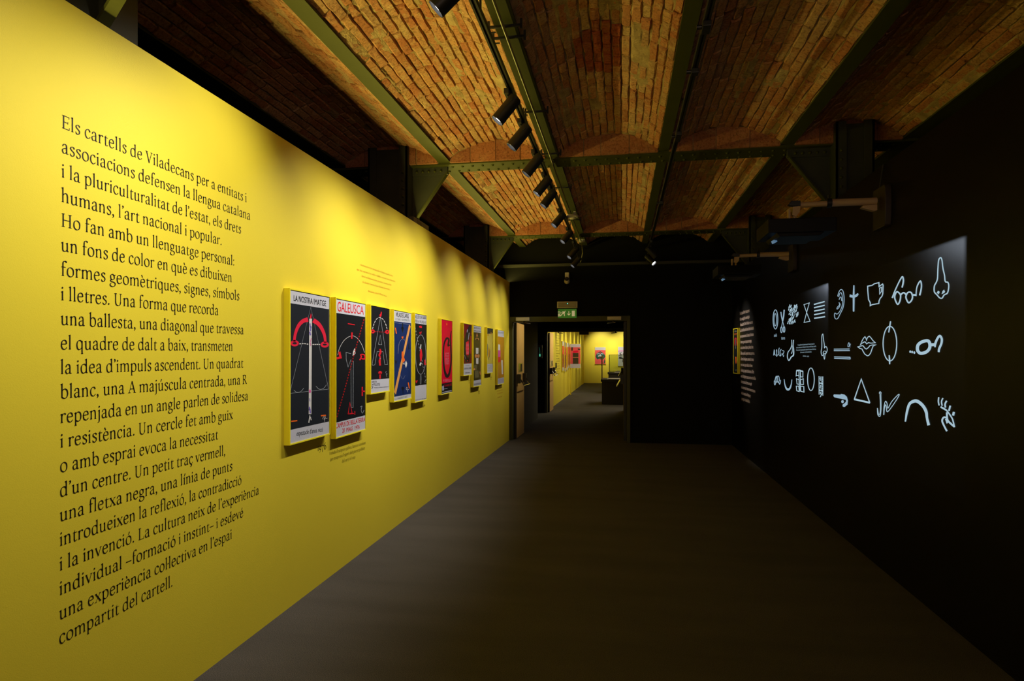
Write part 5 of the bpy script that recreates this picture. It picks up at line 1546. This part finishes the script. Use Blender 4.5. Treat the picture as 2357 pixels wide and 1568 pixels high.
far_poster('pink and red poster facing the viewer, on a panel out from the far yellow wall', x0, x1, Yp_, dz(848.5, 23.4), dz(791.5, 23.4), [
    ('coral_panel', M_FARRED, [[(0, 0.18), (1, 0.18), (1, 0.87), (0, 0.87)]]), ('magenta_block', M_PCRIM, [[(0.28, 0.64), (0.8, 0.66), (0.8, 0.74), (0.28, 0.72)]]),
    ('dark_block', M_POLIVE, [[(0.25, 0.18), (0.80, 0.18), (0.80, 0.63), (0.25, 0.63)]]), ('dark_marks', M_POLIVE, [[(0.1, 0.73), (0.26, 0.73), (0.26, 0.87), (0.1, 0.87)], [(0.75, 0.76), (0.98, 0.76), (0.98, 0.80), (0.75, 0.83)]]),
    ('line', M_PEACH, [[(0.25, 0.44), (0.8, 0.44), (0.8, 0.455), (0.25, 0.455)]])])
sup = MB().box(XL, x1, Yp_ + 0.001, Yp_ + 0.03, 0.97, 1.84).box(XL + 0.05, XL + 0.09, Yp_ + 0.002, Yp_ + 0.028, 0.0, 0.97).build('partition_stub', M_YEL)
tag(sup, 'yellow panel standing out from the far wall behind the pink and red poster', 'panel')


def side_poster(label, y0, y1, z0, z1, mats_, group):
    root = empty('framed_poster', (XL, (y0 + y1) / 2, z0))
    tag(root, label, 'poster', group)
    MB().box(XL, XL + 0.034, y0, y1, z0, z1).build('frame', M_FRAME, root)
    pr = MB().box(XL + 0.034, XL + 0.037, y0 + 0.01, y1 - 0.01, z0 + 0.01, z1 - 0.01).build('print', M_FARPRINT, root)
    H_ = z1 - z0
    MB().box(XL + 0.037, XL + 0.038, y0 + 0.01, y1 - 0.01, z0 + 0.12 * H_, z0 + 0.84 * H_).build('upper_panel', mats_[0], pr)
    MB().box(XL + 0.038, XL + 0.039, y0 + 0.08, y1 - 0.08, z0 + 0.14 * H_, z0 + 0.56 * H_).build('lower_panel', mats_[1], pr)


for k, (yy, m0, m1, zz, lb) in enumerate([(20.7, M_PCRIM, M_PDKRED, (0.95, 1.92), 'first of the oblique red posters far along the yellow wall'), (21.5, M_FARRED, M_POLIVE, (0.90, 1.90), 'second of the oblique far posters, red over dark'),
                                           (22.3, M_PAMBER, M_PAMBER, (0.92, 1.90), 'third of the oblique far posters, amber'), (23.0, M_PCRIM, M_PSLATE, (0.98, 1.90), 'fourth of the oblique far posters, next to the standing panel'),
                                           (25.2, M_PLEMON, M_PPALETXT, (0.95, 1.85), 'pale oblique poster beyond the standing panel'), (27.2, M_PLEMON, M_PGREYTXT, (0.95, 1.85), 'farthest but one pale poster on the far yellow wall'), (29.4, M_PLEMON, M_PPALETXT, (0.95, 1.85), 'farthest pale poster on the far yellow wall')]):
    side_poster(lb, yy, yy + 0.5, zz[0], zz[1], (m0, m1), 'distant framed posters on the far room wall')
ft = empty('wall_text', (XL, 19.5, 1.5))
tag(ft, 'distant column of small black text on the far yellow wall', 'wall text')
for k in range(19):
    pl, adv = serif_line(LINES[k])
    sy = (1.0 + 0.3 * math.sin(k * 2.1)) / adv
    zz = 2.28 - k * 0.078
    polys_mesh('text_line', pl, lambda x, y, sy=sy, zz=zz: (XL + 0.002, 19.0 + x * sy, zz + y * 0.00007), M_CAP, ft)
sw = MB().box(XL, XL + 0.03, 18.85, 18.97, 1.08, 1.24).build('wall_switch', M_BLKPL, bevel=0.004)
tag(sw, 'small black switch plate on the far yellow wall just inside the doorway', 'switch')

# display tables
M_TABLE = mat('black_display_table', (0.016, 0.014, 0.010), 0.6, var=(4, (0.013, 0.011, 0.008), 0.5))


def table(label, x0, x1, y0, y1, h, papers):
    root = empty('display_table', ((x0 + x1) / 2, (y0 + y1) / 2, 0))
    tag(root, label, 'table', 'black display tables in the far room')
    MB().box(x0, x1, y0, y1, 0, h - 0.07).build('plinth', M_TABLE, root)
    MB().box(x0 - 0.03, x1 + 0.03, y0 - 0.03, y1 + 0.03, h - 0.07, h).build('table_top', M_BLKPL, root, bevel=0.004)
    return root


table('nearer black display table seen through both doorways', -0.60, 0.9, 19.25, 20.4, 0.745, True)
table('farther black display table behind the nearer one', -0.52, 1.0, 24.6, 25.8, 0.80, True)
for (lb, bx, by, bz, m, sz_) in [('flat stack of pale papers on the nearer display table', 0.0, 19.6, 0.745, M_FARPRINT, (0.9, 0.5, 0.02)), ('dark folders on the farther display table', 0.15, 25.2, 0.80, M_POLIVE, (0.9, 0.8, 0.05)), ('pale sheets at the front of the farther display table', 0.1, 24.72, 0.80, M_FARPRINT, (0.8, 0.16, 0.02))]:
    r_ = empty('papers', (bx, by, bz)); tag(r_, lb, 'papers')
    for q in range(3):
        MB().box(bx - sz_[0] / 2 + q * 0.03, bx + sz_[0] / 2 - q * 0.05, by - sz_[1] / 2 + q * 0.01, by + sz_[1] / 2 - q * 0.02, bz + sz_[2] * q / 3, bz + sz_[2] * (q + 1) / 3).build('sheet', m, r_)
st_ = empty('display_stand', (-0.58, 19.45, 0.745))
tag(st_, 'tall slim stand with a pale angular head on the corner of the nearer display table', 'display stand')
xs = dx(1386, 19.45)
MB().box(xs - 0.022, xs + 0.012, 19.44, 19.46, 0.745, 1.40).build('post', mat('brushed_post', (0.30, 0.26, 0.18), 0.3, metal=0.6, var=(6, (0.12, 0.10, 0.05), 0.4)), st_)
MB().box(xs - 0.11, xs + 0.03, 19.43, 19.46, 1.39, 1.43).box(xs - 0.05, xs + 0.03, 19.43, 19.46, 1.33, 1.39).cyl((xs + 0.01, 19.42, 1.42), (xs + 0.01, 19.47, 1.42), 0.035, 14).build('head', M_WHITEPL, st_)
# glass vitrine on the farther table
gm = bpy.data.materials.new('clear_glass'); gm.use_nodes = True
N_, L_ = nodes_of(gm)
for n in list(N_):
    if n.type == 'BSDF_PRINCIPLED': N_.remove(n)
t_ = N_.new('ShaderNodeBsdfTransparent'); t_.inputs[0].default_value = (0.90, 0.93, 0.88, 1)
g_ = N_.new('ShaderNodeBsdfGlossy'); g_.inputs['Roughness'].default_value = 0.03
mx_ = N_.new('ShaderNodeMixShader'); mx_.inputs[0].default_value = 0.06
L_.new(t_.outputs[0], mx_.inputs[1]); L_.new(g_.outputs[0], mx_.inputs[2]); L_.new(mx_.outputs[0], N_['Material Output'].inputs[0])
vt = empty('glass_vitrine', (0.2, 25.2, 0.8)); tag(vt, 'clear glass case standing on the farther display table', 'glass case')
vx0, vx1, vy0, vy1, vz0, vz1 = -0.50, 0.95, 24.85, 25.75, 0.80, 1.46
for (a, b) in [((vx0, vx1, vy0, vy0 + 0.006, vz0, vz1), 'pane'), ((vx0, vx1, vy1 - 0.006, vy1, vz0, vz1), 'pane'), ((vx0, vx0 + 0.006, vy0 + 0.006, vy1 - 0.006, vz0, vz1), 'pane'), ((vx1 - 0.006, vx1, vy0 + 0.006, vy1 - 0.006, vz0, vz1), 'pane'), ((vx0, vx1, vy0, vy1, vz1, vz1 + 0.006), 'pane')]:
    MB().box(*a).build(b, gm, vt)
em_ = MB()
for (ex_, ey_) in ((vx0, vy0), (vx1, vy0), (vx0, vy1), (vx1, vy1)):
    em_.box(ex_ - 0.008, ex_ + 0.008, ey_ - 0.008, ey_ + 0.008, vz0, vz1)
em_.box(vx0, vx1, vy0 - 0.008, vy0 + 0.008, vz1 - 0.004, vz1 + 0.012).box(vx0, vx1, vy1 - 0.008, vy1 + 0.008, vz1 - 0.004, vz1 + 0.012)
em_.build('edge_strips', mat('dull_olive_edge', (0.25, 0.22, 0.05), 0.4, var=(9, (0.2, 0.18, 0.04), 0.5)), vt, fix=False)

# far room lamps and added fills
G3 = 'spotlights washing the walls of the far room'
track(-0.75, TZ, 17.0, 31.2, 'lamp track along the ceiling of the far room')
for k, (y, ty) in enumerate([(18.2, 18.4), (19.6, 19.6), (21.2, 21.0), (22.4, 22.4), (24.6, 24.4), (26.4, 26.4), (28.6, 28.6), (30.6, 30.4)]):
    spotlight(-0.75, y, 3.12, (XL, ty, 1.6), ['far room spotlight nearest the doorway', 'far room spotlight over the distant wall text', 'far room spotlight over the first oblique red poster', 'far room spotlight over the amber oblique poster', 'far room spotlight just past the standing poster', 'far room spotlight over the pale poster', 'far room spotlight last but one on its track', 'far room spotlight at the end of its track'][k], G3, P_FAR * 0.9, size=48, blend=0.9)
ct = empty('lamp_track', (0, 31.6, TZ)); tag(ct, 'crosswise lamp track before the far end wall', 'lamp track')
MB().box(-1.4, 2.0, 31.58, 31.615, TZ, TZ + 0.032).box(-1.2, -1.18, 31.59, 31.605, TZ + 0.032, 3.4).box(1.8, 1.82, 31.59, 31.605, TZ + 0.032, 3.4).build('rail', M_BLKPL, ct, fix=False)
for k, xx in enumerate((-1.05, 0.05, 1.6)):
    spotlight(xx, 31.6, 3.12, (xx, 33.3, 1.75), ['end wall spotlight over the far green and red poster', 'end wall spotlight over the far grey plant poster', 'end wall spotlight out of sight to the side'][k], 'spotlights over the end wall of the far room', P_FAR * 1.6, size=62, blend=1.0)
add_area('added_passage_fill', (-0.1, 11.9, 2.65), (-1.9, 11.6, 1.9), 0.2, 0.2, 6, (1.0, 0.85, 0.50)).data.spread = R(75)  # added fill that brightens the nearer open leaf
add_area('added_far_door_fill', (-0.1, 17.6, 2.9), (-1.9, 16.9, 1.7), 0.2, 0.2, 12, (1.0, 0.85, 0.50)).data.spread = R(75)  # added unseen fill for the farther open leaf
spotlight(-0.75, 23.0 - 0.9, 3.12, (-1.6, 23.6, 1.5), 'added far room spotlight turned towards the standing pink and red poster', G3, P_FAR * 0.8, size=40, blend=0.9)  # added to lift the standing poster out of shade
add_area('added_far_room_fill', (1.2, 22.5, 3.35), (1.2, 22.5, 0), 1.2, 8.0, 150, (1.0, 0.86, 0.62))  # added unseen overhead fill, warms the far room

# added unseen strip in the yellow wall's top, standing in for bounce on the vaults
ls = empty('added_fill_strip', (XL - 0.02, 5.0, ZWL - 0.03))
tag(ls, 'added fill strip hidden in the top edge of the yellow wall', 'added fill light')
MB().box(XL - 0.064, XL - 0.010, -1.0, 11.0, ZWL - 0.031, ZWL - 0.026).box(XL - 0.064, XL - 0.060, -1.0, 11.0, ZWL - 0.026, ZWL + 0.037).box(XL - 0.014, XL - 0.0085, -1.0, 11.0, ZWL - 0.026, ZWL - 0.0015).build('profile', mat('matt_black_baffle', (0.003, 0.003, 0.003), 0.9, spec=0.05, var=(9, (0.004, 0.004, 0.004), 0.5)), ls, fix=False)  # inner lip and back plate added to shape the strip's spread
a_ = add_area('added_strip_fill', (XL - 0.0515, 5.0, ZWL - 0.012), (XL + 1.0, 5.0, ZWL + 0.6), 0.022, 12.0, P_FILL_STRIP, (1.0, 0.81, 0.17))
zax = -Vector((1, 0, 0.3)).normalized(); yax = Vector((0, 1, 0)); xax = yax.cross(zax)
a_.rotation_euler = Matrix((xax, yax, zax)).transposed().to_euler()
